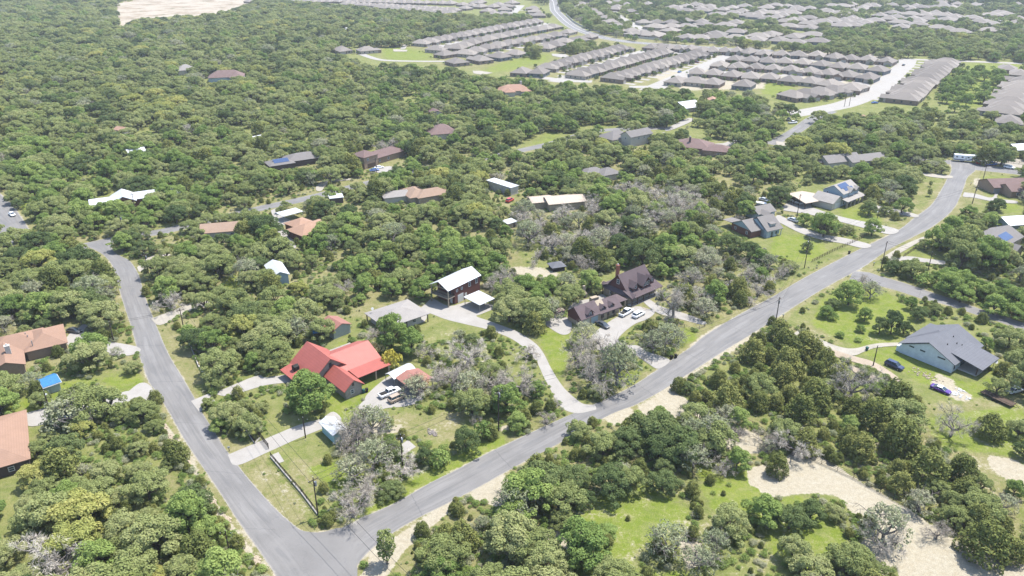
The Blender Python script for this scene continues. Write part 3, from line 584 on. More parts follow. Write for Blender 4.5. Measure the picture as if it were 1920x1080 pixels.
# ---------------------------------------------------------------- buildings
def gable_roof(mb, x0, y0, x1, y1, h, rise, o=.5, axis='x', t=.18, m=0, rake=None):
    rk = o if rake is None else rake
    if axis == 'x': a, b, p0, p1 = x0 - rk, x1 + rk, y0, y1
    else: a, b, p0, p1 = y0 - rk, y1 + rk, x0, x1
    mid = (p0 + p1) / 2; half = (p1 - p0) / 2; e = h - rise * o / half; z = h + rise
    mb.sec([(p0 - o, e), (mid, z), (mid, z + t), (p0 - o, e + t)], a, b, axis, m)
    mb.sec([(mid, z), (p1 + o, e), (p1 + o, e + t), (mid, z + t)], a, b, axis, m)
def gable_wall(mb, x0, y0, x1, y1, h, rise, axis='x', m=0, z0=0):
    p0, p1 = (y0, y1) if axis == 'x' else (x0, x1)
    a, b = (x0, x1) if axis == 'x' else (y0, y1)
    mb.sec([(p0, z0), (p1, z0), (p1, h), ((p0 + p1) / 2, h + rise), (p0, h)], a, b, axis, m)
def hip_roof(mb, x0, y0, x1, y1, h, slope=.5, o=.5, t=.15, m=0, peak=None):
    x0 -= o; y0 -= o; x1 += o; y1 += o
    W, D = x1 - x0, y1 - y0; k = min(W, D) / 2; z = h + k * slope
    if W >= D: r = [(x0 + k, (y0 + y1) / 2, z), (x1 - k, (y0 + y1) / 2, z)]
    else: r = [((x0 + x1) / 2, y0 + k, z), ((x0 + x1) / 2, y1 - k, z)]
    a = [(x0, y0, h), (x1, y0, h), (x1, y1, h), (x0, y1, h)]; b = [(p[0], p[1], h - t) for p in a]
    mb.poly(b[::-1], m)
    for i in range(4): mb.poly([b[i], b[(i + 1) % 4], a[(i + 1) % 4], a[i]], m)
    if W >= D:
        mb.poly([a[0], a[1], r[1], r[0]], m); mb.poly([a[1], a[2], r[1]], m); mb.poly([a[2], a[3], r[0], r[1]], m); mb.poly([a[3], a[0], r[0]], m)
    else:
        mb.poly([a[0], a[1], r[0]], m); mb.poly([a[1], a[2], r[1], r[0]], m); mb.poly([a[2], a[3], r[1]], m); mb.poly([a[3], a[0], r[0], r[1]], m)
    return z
def shed_roof(mb, x0, y0, x1, y1, za, zb, axis='y', t=.14, m=0):   # za at the low coordinate end, zb at the high end
    if axis == 'y': mb.sec([(y0, za), (y1, zb), (y1, zb + t), (y0, za + t)], x0, x1, 'x', m)
    else: mb.sec([(x0, za), (x1, zb), (x1, zb + t), (x0, za + t)], y0, y1, 'y', m)
def window(par, x, y, z, w, h, d, mat='white', name='window'):
    """window centred at x,y,z on a wall facing d ('+x','-x','+y','-y')"""
    f = MB(); g = MB(); s = 1 if d[0] == '+' else -1; t = .09
    def bx(mb, u0, v0, u1, v1, a, b):
        a, b = sorted((a * s, b * s))
        if d[1] == 'y': mb.box(x + u0, y + a, z + v0, x + u1, y + b, z + v1)
        else: mb.box(x + a, y + u0, z + v0, x + b, y + u1, z + v1)
    W, Hh = w / 2, h / 2; k = .13
    bx(f, -W, Hh - k, W, Hh, .003, t); bx(f, -W, -Hh, W, -Hh + k, .003, t); bx(f, -W, -Hh + k, -W + k, Hh - k, .003, t); bx(f, W - k, -Hh + k, W, Hh - k, .003, t)
    bx(f, -W + k, -.04, W - k, .04, .003, t - .02)
    fr = f.build(name, M[mat], par); bx(g, -W + k, -Hh + k, W - k, Hh - k, .004, .05); g.build('pane', M['glass'], fr); return fr
def panel(par, name, x, y, z, w, h, d, mat, t=.06):
    s = 1 if d[0] == '+' else -1; a, b = sorted((.004 * s, t * s)); mb = MB()
    if d[1] == 'y': mb.box(x - w / 2, y + a, z - h / 2, x + w / 2, y + b, z + h / 2)
    else: mb.box(x + a, y - w / 2, z - h / 2, x + b, y + w / 2, z + h / 2)
    return mb.build(name, M[mat], par)
def post(par, x, y, z0, z1, mat='wood', r=.11, name='post'):
    mb = MB(); mb.box(x - r, y - r, z0, x + r, y + r, z1); return mb.build(name, M[mat], par)
def house_at(name, label, cat, px, deg, group=None, z=0):
    X, Y = G(px[0], px[1], z) if z else G(*px)
    return thing(name, label, cat, (X, Y), R(deg), group)
def footprint(t, x0, y0, x1, y1, h=3.5, mask=True, g=1.0):
    c, s = math.cos(t.rotation_euler.z), math.sin(t.rotation_euler.z); sx, sy = t.scale[0], t.scale[1]
    W = [(t.location.x + (x * sx) * c - (y * sy) * s, t.location.y + (x * sx) * s + (y * sy) * c) for x, y in ((x0 - g, y0 - g), (x1 + g, y0 - g), (x1 + g, y1 + g), (x0 - g, y1 + g))]
    OCC.fill([PX(*p) for p in W])
    if mask: OPEN.fill([PX(*p, h) for p in W])
def chimney(par, x, y, z0, z1, mat, w=.8):
    mb = MB(); mb.box(x - w / 2, y - w / 2, z0, x + w / 2, y + w / 2, z1); mb.box(x - w / 2 - .08, y - w / 2 - .08, z1, x + w / 2 + .08, y + w / 2 + .08, z1 + .15)
    o = mb.build('chimney', M[mat], par)
    c = MB(); c.tube([(x, y, z1 + .15), (x, y, z1 + .6)], .18, 8); c.build('chimney_pot', M['white'], o); return o

# -- estate houses: four plans, then copies with their parts
def tract(seed, roof, wall, wall2):
    t = thing('tract_house', 'x', 'house', (0, -50, 0)); rd = random.Random(seed); Wd, D = 12.4, 17.5
    w = MB(); w.box(-Wd / 2, -D / 2, 0, Wd / 2, D / 2, 2.8)
    gx = -Wd / 2 + .003 if seed % 2 else Wd / 2 - 6.003
    w.box(gx, -D / 2 - 3.2, 0, gx + 6, -D / 2 + .01, 2.75, 1)
    w.build('wall', [M[wall], M[wall2]], t)
    r = MB(); hip_roof(r, -Wd / 2, -D / 2, Wd / 2, D / 2, 2.8, .52, .45)
    if seed in (1, 2): hip_roof(r, gx, -D / 2 - 3.2, gx + 6, -D / 2 + 6, 2.78, .5, .4)
    else: gable_roof(r, gx, -D / 2 - 3.2, gx + 6, -D / 2 + 4, 2.76, 1.7, .4, 'y'); 
    if seed in (0, 3):
        g = MB(); gable_wall(g, gx + .004, -D / 2 - 3.18, gx + 5.996, -D / 2 + 1, 2.75, 1.6, 'y', z0=2.5); g.build('gable', M[wall2], t)
    r.build('roof', M[roof], t)
    panel(t, 'garage_door', gx + 3, -D / 2 - 3.2, 1.15, 4.7, 2.2, '-y', 'garage')
    ox = gx + 8 if seed % 2 else gx - 2
    panel(t, 'front_door', ox - (1.4 if seed % 2 else -1.4) * .7, -D / 2, 1.1, 1.0, 2.1, '-y', 'wood'); panel(t, 'window', ox + (1.6 if seed % 2 else -1.6) * .9, -D / 2, 1.5, 1.6, 1.3, '-y', 'glass')
    for yy in (-4, 0, 5): 
        panel(t, 'window', Wd / 2, yy, 1.5, 1.1, 1.2, '+x', 'glass'); panel(t, 'window', -Wd / 2, yy, 1.5, 1.1, 1.2, '-x', 'glass')
    panel(t, 'window', -2.5, D / 2, 1.5, 1.8, 1.3, '+y', 'glass'); panel(t, 'window', 2.8, D / 2, 1.5, 1.8, 1.3, '+y', 'glass')
    return t
TR = [tract(0, 'tract_roof', 'tract_wall', 'tract_wall3'), tract(1, 'tract_roof', 'tract_wall3', 'tract_wall'), tract(2, 'tract_roof2', 'tract_wall2', 'tract_wall3'), tract(3, 'tract_roof2', 'tract_wall', 'tract_wall')]
used = [False] * 4; rnd = random.Random(7)
ORD = 'first second third fourth fifth sixth seventh eighth ninth tenth eleventh twelfth thirteenth fourteenth fifteenth sixteenth seventeenth eighteenth nineteenth twentieth twenty-first twenty-second twenty-third twenty-fourth twenty-fifth twenty-sixth twenty-seventh twenty-eighth twenty-ninth thirtieth'.split()
NT = 0
drv = MB()
def tract_house(X, Y, deg, sx, sy, label, group, parts=True):
    global NT
    k = rnd.choice((0, 1, 2, 3, 0, 1))
    if not used[k]: o = TR[k]; used[k] = True; o['label'] = label; o['group'] = group
    elif parts: o = copytree(TR[k], label, group)
    else:
        o = TR[k].copy(); COL.objects.link(o); o['label'] = label; o['group'] = group
        for ch in TR[k].children:
            if ch.name.split('.')[0] in ('wall', 'roof'): c = ch.copy(); COL.objects.link(c); c.parent = o
    o.location = (X, Y, 0); o.rotation_euler = (0, 0, R(deg)); o.scale = (sx, sy, 1 + rnd.random() * .12); NT += 1
    footprint(o, -6.5, -9, 6.5, 9, 3); return o
def row(name, pts, front, n=None, wf=.9, depth=1.0, drive=True):
    """pts: roof centres along the row; front +1/-1: which side the street is on"""
    g = np.array([G(x, y, 4) for x, y in pts])
    if n:
        s = np.r_[0, np.cumsum(np.linalg.norm(np.diff(g, axis=0), axis=1))]; t = np.linspace(0, s[-1], n)
        g = np.stack([np.interp(t, s, g[:, 0]), np.interp(t, s, g[:, 1])], 1)
    m = len(g)
    for i in range(m):
        d = g[min(m - 1, i + 1)] - g[max(0, i - 1)]; sp = np.linalg.norm(d) / (1 if i in (0, m - 1) else 2)
        a = math.degrees(math.atan2(d[1], d[0])) + (0 if front < 0 else 180)
        sx = min(1.25, max(.8, sp * wf / 12.4))
        lab = '%s house from the %s end of %s' % (ORD[i], 'near' if pts[0][1] > pts[-1][1] + 15 else 'left', name)
        o = tract_house(g[i][0], g[i][1], a + rnd.uniform(-2, 2), sx, depth * rnd.uniform(.92, 1.08), lab, 'houses in ' + name)
        if drive:
            c, s_ = math.cos(o.rotation_euler.z), math.sin(o.rotation_euler.z); 
            P = [(-4.8 * sx, -20 * depth), (1.2 * sx, -20 * depth), (1.2 * sx, -11 * depth), (-4.8 * sx, -11 * depth)]
            if o.name and 'house' in o.name: drv.poly([(g[i][0] + x * c - y * s_, g[i][1] + x * s_ + y * c, .015) for x, y in P])
row('the long row facing the left-hand concrete street', [(1027,123),(1163,88)], -1, 12)
row('the long middle row between the two concrete streets', [(1085,137),(1243,95)], 1, 14)
row('the long row facing the right-hand concrete street', [(1150,143),(1310,98)], -1, 14)
row('the row behind the green detention basin', [(790,78),(875,62),(1004,38)], -1, 17, drive=True)
row('the second row right of the basin', [(855,87),(905,72),(955,63),(1037,48)], 1, 12)
row('the third row right of the basin', [(873,97),(910,88),(948,80),(988,73),(1042,64)], -1, 9)
row('the hip-roofed row nearest the green strip', [(857,113),(912,108),(967,98)], 1, 4, drive=False)
row('the short row below the main road bend', [(1023,87),(1040,82),(1058,75),(1087,72)], 1)
row('the row along the tree belt', [(1238,85),(1255,87),(1273,88),(1295,88),(1317,92),(1338,92),(1360,93),(1382,93),(1405,95),(1432,98),(1466,99),(1498,100),(1532,101),(1565,104),(1595,107),(1628,109),(1663,112)], -1)
row('the second row below the tree belt', [(1378,108),(1408,110),(1440,112),(1472,113),(1505,115),(1540,118),(1572,122),(1608,124),(1647,128)], 1, drive=False)
row('the third row below the tree belt', [(1350,119),(1385,121),(1418,123),(1450,125),(1483,127),(1518,130),(1553,134),(1590,138),(1628,142)], -1)
row('the fourth row below the tree belt', [(1307,133),(1338,134),(1373,138),(1408,141),(1444,142),(1481,147),(1520,149),(1556,155),(1598,161)], 1, drive=False)
row('the long row right of the wide concrete street', [(1695,181),(1776,113)], 1, 14, depth=1.15)
row('the slate-coloured row above the woodland edge', [(1487,176),(1565,166)], -1, 4, drive=False)
row('the short row at the right edge', [(1882,205),(1925,150)], 1, 8, depth=1.2, drive=False)
row('the hillside row left of the far pale street', [(1112,19),(1122,25),(1134,32),(1146,39),(1158,47),(1185,56),(1208,61)], -1)
row('the far row right of the hillside street', [(1183,20),(1192,28),(1207,40),(1233,40),(1260,40),(1288,37),(1316,38)], 1)
row('the stacked roofs beside the far cul-de-sac', [(945,24),(945,16),(950,10)], -1)
row('the stacked roofs right of the far cul-de-sac', [(1010,27),(1004,20),(1000,14)], 1)
for x, y, a, lab in ((642,93,30,'pale grey gabled house at the left tip of the estate'), (688,93,120,'grey hip-roofed house with a pale garage front beside the basin'), (818,92,60,'small grey house at the head of the estate street near the basin'), (835,101,140,'grey house on the corner below the basin cul-de-sac'), (1105,68,150,'long pale-roofed house on the inside of the main road bend'), (1064,60,150,'large lone grey-roofed house beside the upper main road'),
                     (978,134,160,'grey house at the foot of the long left-hand row'), (1010,135,160,'grey house beside the pale turning area left of the long rows'), (1268,151,150,'grey house at the lower end of the right-hand concrete street'), (1303,152,60,'small grey house between the estate street and the woods'), (1337,154,150,'plain gabled grey house on the green lawn at the woodland edge'), (1395,158,150,'large two-storey grey house with a gabled dormer at the woodland edge'),
                     (1597,161+4,150,'grey house on the corner lawn of the wide concrete street'), (1892,226,150,'lowest grey hip roof at the right edge of the estate'), (1890,128,150,'grey house with flat extension on the far right of the estate'), (1912,138,150,'grey house with solar panels at the right edge of the photo'), (1222,88,150,'small grey house where the main road meets the estate')):
    X, Y = G(x, y, 3); tract_house(X, Y, a, 1.1, 1.0, lab, 'single estate houses')
FAR = '''1262,12 1287,10 1287,18 1310,8 1330,10 1318,18 1348,25 1375,22 1372,13 1397,10 1403,3 1405,27 1422,30 1440,33 1447,23 1437,13 1455,8 1477,10 1495,13 1470,20 1485,23 1230,48 1260,47 1287,47 1257,55 1317,43 1360,45 1380,40 1487,35 1478,47 1342,62 1380,57 1445,62 1423,65 1487,67 1288,68 1313,68 1347,68 1380,68 1418,72 1460,73 1492,77 1197,60 1227,63
1518,14 1547,18 1570,23 1580,10 1560,9 1620,12 1643,12 1673,8 1517,32 1543,39 1563,38 1582,36 1605,36 1642,36 1577,46 1597,45 1607,43 1623,40 1515,42 1517,50 1525,63 1535,75 1650,27 1700,12 1727,12 1755,12 1785,12 1813,10 1838,9 1763,4 1795,6 1673,22 1683,30 1708,25 1712,32 1738,26 1740,34 1763,27 1793,29 1775,35 1825,32 1862,26 1888,25 1838,38 1860,43 1855,55 1800,57 1760,50 1778,52 1723,43 1687,40 1690,48 1910,33 1905,41 1613,37 1908,7 1107,3 1085,12 1153,15
1140,4 1175,8 1215,6 1590,27 1600,18'''.split()
far_rest = []; FB = {}
for k, s in enumerate(FAR):
    x, y = map(float, s.split(',')); X, Y = G(x, y, 4)
    if y < 7 or NT > 285: far_rest.append((X, Y)); continue
    zone = 'left part' if x < 1350 else 'middle part' if x < 1520 else 'right part' if x < 1700 else 'far right part'
    tier = 'lowest tier' if y > 55 else 'middle tier' if y > 30 else 'top tier'
    FB.setdefault((zone, tier), []).append((x, tract_house(X, Y, rnd.choice((-30, 60, 150, 240)) + rnd.uniform(-12, 12), rnd.uniform(1.35, 1.9), rnd.uniform(1.15, 1.5), 'grey house among trees, %s of the distant hillside, %s' % (zone, tier), 'distant estate houses, %s, %s' % (zone, tier), y > 30)))
for (zone, tier), L_ in FB.items():
    for i, (x, o) in enumerate(sorted(L_, key=lambda q: q[0])): o['label'] = '%s grey house from left in the %s of the distant hillside, %s' % (ORD[i], zone, tier)
for k, s in enumerate(FAR):
    x, y = map(float, s.split(','))
    if y < 40 and k % 3: far_rest.append(G(x + 17 * (1 if k % 2 else -1), y - 3.2 if k % 4 else y + 3.5, 4))
for i in range(26): far_rest.append(G(470 + i * 15, 2 + .0 * i + max(0, i - 12) * .3, 3))
for i in range(20): far_rest.append(G(650 + i * 10.5, 7 + i * .6, 3))
for i in range(14): far_rest.append(G(715 + i * 10, 13 + i * .85, 3))
for s in ('868,8', '885,10', '893,5', '902,12', '872,15', '925,12', '935,8', '915,20', '925,25', '900,3', '960,5'): far_rest.append(G(*map(float, s.split(',')), 3))
mr = MB()
for i, (X, Y) in enumerate(far_rest):
    a = R(rnd.choice((-35, 55)) + rnd.uniform(-6, 6)); q = MB(); W, D = rnd.uniform(13, 18), rnd.uniform(16, 22)
    q.box(-W / 2, -D / 2, 0, W / 2, D / 2, 2.8, 0); n0 = len(q.f); hip_roof(q, -W / 2, -D / 2, W / 2, D / 2, 2.8, .5, .5, m=1)
    i0 = len(mr.v); c, s_ = math.cos(a), math.sin(a)
    mr.v += [(X + x * c - y * s_, Y + x * s_ + y * c, z) for x, y, z in q.v]; mr.f += [tuple(i0 + k for k in f) for f in q.f]; mr.m += q.m
    for qx, qy in ((-1, -1),): OPEN.fill([PX(X + dx * 9, Y + dy * 10, 3) for dx, dy in ((-1, -1), (1, -1), (1, 1), (-1, 1))]); OCC.fill([PX(X + dx * 8, Y + dy * 9) for dx, dy in ((-1, -1), (1, -1), (1, 1), (-1, 1))])
tag(mr.build('distant_houses', [M['tract_wall'], M['tract_roof']]), kind='stuff')
o = drv.build('estate_driveways', M['concrete']); tag(o, kind='structure')

# -- the brown-red barn with the two-level porch
t = house_at('barn', 'tall dark red metal barn with white roof and open two-level porch', 'barn', (841.2, 576.7), 51)
L, Wd, hE, rs = 14.9, 7.5, 5.9, 1.9; PO = 3.0
w = MB(); gable_wall(w, PO, 0, L, Wd, hE, rs); w.build('wall', M['barn_wall'], t)
r = MB(); gable_roof(r, 0, 0, L, Wd, hE, rs + .02, .35, 'x', .12); r.build('roof', M['white_metal'], t)
w = MB(); w.box(0, 0, 2.7, PO - .01, Wd, 2.95); w.build('porch_deck', M['stone'], t)
for y in (.12, Wd - .12):
    post(t, .12, y, 0, 2.7, 'stone', .16); post(t, .12, y, 2.95, 5.85, 'stone', .13)
rl = MB()
for y in np.arange(.4, Wd - .2, .25): rl.box(.1, y, 2.95, .14, y + .04, 3.95)
for x in np.arange(.3, PO - .1, .25): rl.box(x, .08, 2.95, x + .04, .12, 3.95)
rl.box(.07, .3, 3.95, .17, Wd - .3, 4.03); rl.box(.3, .05, 3.95, PO - .05, .15, 4.03); rl.build('railing', M['fence_metal'], t)
w = MB()
for y in (1.9, 3.75, 5.6): w.box(.05, y - .06, 5.9, .2, y + .06, 6.6 + (1.15 if y == 3.75 else .3))
w.box(.04, .1, 5.8, .2, Wd - .1, 5.95); w.build('gable_truss', M['stone'], t)
panel(t, 'door', PO, 1.6, 1.05, 1, 2.1, '-x', 'white'); panel(t, 'door', PO, 2.2, 4.0, 1, 2.0, '-x', 'glass'); panel(t, 'window', PO, 5.2, 4.1, 1.4, 1.2, '-x', 'glass'); panel(t, 'window', PO, 5.4, 1.5, 1.4, 1.2, '-x', 'glass')
for x, ww, hh in ((4.0, .8, .9), (6.2, .8, .9), (9.9, 1.1, 1.6), (13.2, 1.1, 1.6)): window(t, x, 0, 4.5 if hh > 1 else 4.4, ww, hh, '-y')
panel(t, 'garage_door', 5.6, 0, 1.35, 2.6, 2.7, '-y', 'white'); panel(t, 'door', 8.0, 0, 1.1, 1.0, 2.1, '-y', 'white')
footprint(t, 0, 0, L, Wd)
t = house_at('carport', 'flat white metal carport on slim posts beside the red barn', 'carport', (899, 572), 46, z=2.7)
r = MB(); shed_roof(r, 0, -.1, 6.6, 7.2, 2.55, 2.95, 'y'); r.build('roof', M['white_metal'], t)
for x in (.3, 3.3, 6.3):
    for y in (.2, 6.9): post(t, x, y, 0, 2.55 + (.35 if y > 3 else 0), 'steel', .07)
footprint(t, 0, 0, 6.6, 7.2)
# -- open grey pavilion
t = house_at('grey_house', 'low grey-roofed cottage with open timber porch left of the barn', 'house', (724, 614), 39, z=3)
w = MB(); w.box(1, 1, 0, 12.5, 11, 2.75); w.build('wall', M['cream_wall'], t)
r = MB(); hip_roof(r, 0, 0, 14.6, 12, 2.9, .27, .3); r.build('roof', M['pale_roof'], t)
for x, y in ((.2, .2), (14.3, .2), (14.3, 6), (14.3, 11.7), (.2, 11.7), (.2, 6), (7, .2)): post(t, x, y, 0, 2.75, 'wood', .13)
w = MB(); w.tube([(1.5, 10.5, 4.0), (1.5, 10.5, 4.4)], [.05, .05]); w.tube([(1.5, 10.4, 4.5), (1.45, 10.2, 4.6)], [.12, .42], 10); w.build('satellite_dish', M['white'], t)
window(t, 5, 1, 1.5, 1.4, 1.2, '-y'); window(t, 10, 1, 1.5, 1.4, 1.2, '-y'); panel(t, 'door', 12.5, 5, 1.05, 1, 2.1, '+x', 'wood'); footprint(t, 0, 0, 14.5, 12)
# -- red-roofed house: x axis runs up and to the right, y axis up and to the left
t = house_at('red_roofed_house', 'stone house with large bright red metal roofs and wide carport', 'house', (617.2, 671.7), 42, z=7.2)
w = MB(); gable_wall(w, -5.0, .3, 5.2, 11.2, 3.0, 4.0, 'y'); w.box(2, .31, 0, 12.2, 11, 2.7); gable_wall(w, -1.5, -9.6, 3.2, .3, 2.8, 2.0, 'y'); w.box(-6.5, 2.5, 0, -5.001, 10, 2.2); w.build('wall', M['greystone'], t)
r = MB(); gable_roof(r, -5.0, 0, 5.2, 11.4, 3.0, 4.05, .5, 'y')
gable_roof(r, 1.5, -1.8, 13.6, 9.6, 2.9, 2.6, .4, 'x'); gable_roof(r, -1.7, -9.8, 3.4, 1, 2.82, 2.05, .45, 'y')
shed_roof(r, -8.6, 1.2, -5.45, 11.4, 2.0, 2.75, 'x'); shed_roof(r, 3.9, -6.9, 13.9, -2.2, 2.72, 2.88, 'y'); r.build('roof', M['red_roof'], t)
for x, y in ((13.3, -6.6), (9.3, -6.6), (13.3, -2), (13.3, 6.5)): post(t, x, y, 0, 2.65, 'stone', .18)
window(t, .2, .3, 5.0, .8, 1.3, '-y', 'wood'); window(t, .4, -9.6, 1.6, 1.0, 1.3, '-y'); window(t, 3.2, -5, 1.6, 1.2, 1.2, '+x'); window(t, -1.5, -4, 1.5, 1.1, 1.2, '-x')
window(t, .8, -9.6, 3.6, .5, .9, '-y', 'wood'); panel(t, 'front_door', -5.0, 7, 1.05, 1, 2.1, '-x', 'wood')
w = MB(); gable_wall(w, -6.6, 3.3, -5.2, 4.9, 3.9, .5, 'x', z0=2.4); w.build('dormer', M['dark'], t); w = MB(); gable_wall(w, -6.6, 6.9, -5.2, 8.5, 3.9, .5, 'x', z0=2.4); w.build('dormer', M['dark'], t)
footprint(t, -5, -7, 13, 11); footprint(t, -7, 0, 0, 11)
t = house_at('carport', 'white arched metal carport right of the red-roofed house', 'carport', (738.5, 709.6), 47, z=2.6)
pr = [(3.8 * k / 8, 2.2 + .75 * math.sin(math.pi * k / 8)) for k in range(9)]; r = MB(); r.sec(pr + [(a, b + .1) for a, b in pr[::-1]], 0, 7.3); r.build('roof', M['white_metal'], t)
for x in (.2, 3.6, 7.1):
    for y in (.1, 3.7): post(t, x, y, 0, 2.2, 'steel', .06)
footprint(t, 0, 0, 7, 4)
t = house_at('carport', 'small red-roofed open carport over the parked cars', 'carport', (742, 708), -48, z=2.4)
r = MB(); gable_roof(r, 0, 0, 6.6, 7.0, 2.3, .8, .1, 'x', .1); r.build('roof', M['faded_red'], t)
for x in (.2, 6.4):
    for y in (.2, 6.8): post(t, x, y, 0, 2.3, 'steel', .07)
footprint(t, 0, 0, 6, 7)
t = house_at('shed', 'sage green outbuilding with salmon red roof behind the red-roofed house', 'shed', (653.3, 607.8), 136, z=3)
w = MB(); gable_wall(w, 0, -.5, 6.4, 5.2, 2.9, 1.2, 'x'); w.build('wall', M['green_wall'], t)
r = MB(); gable_roof(r, 0, -.5, 6.4, 5.2, 2.9, 1.22, .4, 'x'); r.build('roof', M['faded_red'], t); panel(t, 'door', 2.0, -.5, 1.1, 1.1, 2.1, '-y', 'white'); window(t, 4.4, -.5, 1.6, .9, 1, '-y'); footprint(t, 0, -1, 6.4, 5)
# -- brown house, main part
t = house_at('brown_house', 'two-storey dark brown shingled house with wraparound porch and dormers', 'house', (1184.4, 574.1), 41)
B = 'brown_roof'
w = MB(); w.box(0, 1.6, 0, 13.4, 12, 3.1); w.build('lower_wall', M['stone'], t)
w = MB(); gable_wall(w, .6, 2.6, 12.6, 10.6, 3.9, 4.4, 'x', z0=2.9); w.build('upper_wall', M['brown_wall'], t)
r = MB(); gable_roof(r, .6, 2.6, 12.6, 10.6, 3.9, 4.42, .5, 'x')
shed_roof(r, -.7, -.7, 14.2, 3.4, 2.75, 4.15, 'y'); shed_roof(r, -.8, -.68, 1.0, 13.2, 2.65, 3.75, 'x'); shed_roof(r, -.7, 9.8, 14.2, 13.6, 4.3, 2.75, 'y')
gable_roof(r, 2.2, 1.6, 5.0, 6, 5.1, 1.3, .35, 'y'); gable_roof(r, 6.2, 1.2, 10.4, 7, 4.9, 2.3, .35, 'y'); gable_roof(r, 10.6, 2.0, 12.6, 6, 5.1, 1.0, .3, 'y'); r.build('roof', M[B], t)
for x0, x1, h, rs in ((2.2, 5.0, 5.1, 1.3), (6.2, 10.4, 4.9, 2.3), (10.6, 12.6, 5.1, 1.0)):
    w = MB(); gable_wall(w, x0 + .06, 1.9 if x0 != 6.2 else 1.5, x1 - .06, 5, h - .03, rs - .03, 'y', z0=3.2); w.build('dormer', M['brown_wall'], t)
window(t, 3.6, 1.9, 5.0, 1.1, 1.2, '-y'); window(t, 7.5, 1.5, 4.9, 1.2, 1.3, '-y'); window(t, 9.1, 1.5, 4.9, 1.2, 1.3, '-y'); window(t, 11.6, 1.9, 5.0, .8, 1.0, '-y'); window(t, .6, 6.6, 6.0, 1.1, 1.6, '-x'); window(t, 0, 8.8, 1.8, 1.1, 1.6, '-x')
for x in (2, 4.8, 7.4, 10, 12.3): window(t, x, 1.6, 1.6, 1.2, 1.5, '-y', 'wood')
for x in (-.3, 2.4, 5.2, 8, 10.8, 13.8): post(t, x, -.3, 0, 2.75, 'wood', .1)
for y in (4, 8, 12): post(t, -.45, y, 0, 2.65, 'wood', .1)
rl = MB(); rl.box(-.3, -.34, .95, 13.8, -.26, 1.03)
for x in np.arange(-.2, 13.8, .3): rl.box(x, -.33, .1, x + .05, -.28, .95)
rl.build('porch_railing', M['fence_metal'], t); w = MB(); w.box(-.5, -.5, .01, 14, 1.6, .12); w.build('porch_floor', M['conc_wall'], t)
chimney(t, 4.2, 10.2, 4, 9.4, 'terra', .9); footprint(t, -.7, -.7, 14, 13)
# -- brown garage with dormers
t = house_at('brown_garage', 'long dark brown garage with three dormers in front of the brown house', 'garage', (1103, 609.6), 36)
w = MB(); gable_wall(w, -2.8, 0, 7.5, 6.2, 3.0, 2.4, 'x'); gable_wall(w, 7.5, .5, 13.0, 5.4, 2.8, 2.0, 'x'); w.build('wall', M['stone'], t)
w = MB(); gable_wall(w, -2.86, .02, -2.80, 6.18, 3.0, 2.38, 'x', z0=1.4); w.build('gable_cladding', M['brown_wall'], t)
r = MB(); gable_roof(r, -2.8, 0, 4.2, 6.2, 3.0, 2.6, .5, 'x'); gable_roof(r, 4.2, -.2, 12.9, 6.0, 2.85, 2.1, .5, 'x', rake=.2)
hip_roof(r, 12.0, 2.4, 17.2, 6.4, 2.7, .5, .5)
D3 = ((-.6, 1.8, 3.6, 1.1), (5.2, 6.9, 3.5, .8), (8.6, 10.3, 3.5, .8))
for x0, x1, h, rs in D3: gable_roof(r, x0, -.1 if x0 < 0 else .3, x1, 3, h + .3, rs, .3, 'y')
r.build('roof', M[B], t)
for x0, x1, h, rs in D3: w = MB(); gable_wall(w, x0 + .06, .1 if x0 < 0 else .6, x1 - .06, 2.6, h + .27, rs - .03, 'y', z0=2.6); w.build('dormer', M['brown_wall'], t)
window(t, .6, .1, 3.6, 1.0, 1.1, '-y'); window(t, 6.05, .6, 3.45, .8, .7, '-y'); window(t, 9.45, .6, 3.45, .8, .7, '-y')
panel(t, 'garage_door', -.9, 0, 1.25, 2.7, 2.4, '-y', 'cream_wall'); panel(t, 'garage_door', 2.4, 0, 1.25, 2.7, 2.4, '-y', 'blue_wall')
for x in (5.6, 8.2, 10.6): window(t, x, 0 if x < 7.5 else .5, 1.5, 1.1, 1.5, '-y', 'wood')
for x in (4.9, 7.3, 9.8, 12.4): post(t, x, -.6, 0, 2.6, 'wood', .09)
for x, y in ((13.5, 2.2), (16.9, 2.2), (16.9, 6)): post(t, x, y, 0, 2.7, 'stone', .2)
footprint(t, -3, -.5, 17, 6.5)
for px, lab in (((1113, 574), 'square stone outdoor fireplace behind the brown garage'), ((1094, 558), 'tapered stone chimney hearth on the patio behind the brown garage')):
    t = house_at('outdoor_fireplace', lab, 'fireplace', px, 30); w = MB()
    if px[0] == 1113: w.box(-1.3, -.7, 0, 1.3, .7, 3.2)
    else: w.box(-1, -.7, 0, 1, .7, 1.5); w.rings([[(-s, -s * .7, z), (s, -s * .7, z), (s, s * .7, z), (-s, s * .7, z)] for s, z in ((1, 1.5), (.45, 2.3), (.4, 4.2))])
    w.build('stonework', M['stone'], t); panel(t, 'hearth', 0, -.7, .7, 1.0, .9, '-y', 'dark'); footprint(t, -1, -1, 1, 1)
t = house_at('shed', 'small square stone pump house beside the concrete pad left of the brown garage', 'shed', (1050, 593), 30); w = MB(); w.box(-1.1, -.9, 0, 1.1, .9, 2.1); w.build('wall', M['greystone'], t); r = MB(); r.box(-1.25, -1.05, 2.1, 1.25, 1.05, 2.25); r.build('roof', M['mauve_roof'], t); panel(t, 'door', 0, -.9, .9, .8, 1.7, '-y', 'wood')
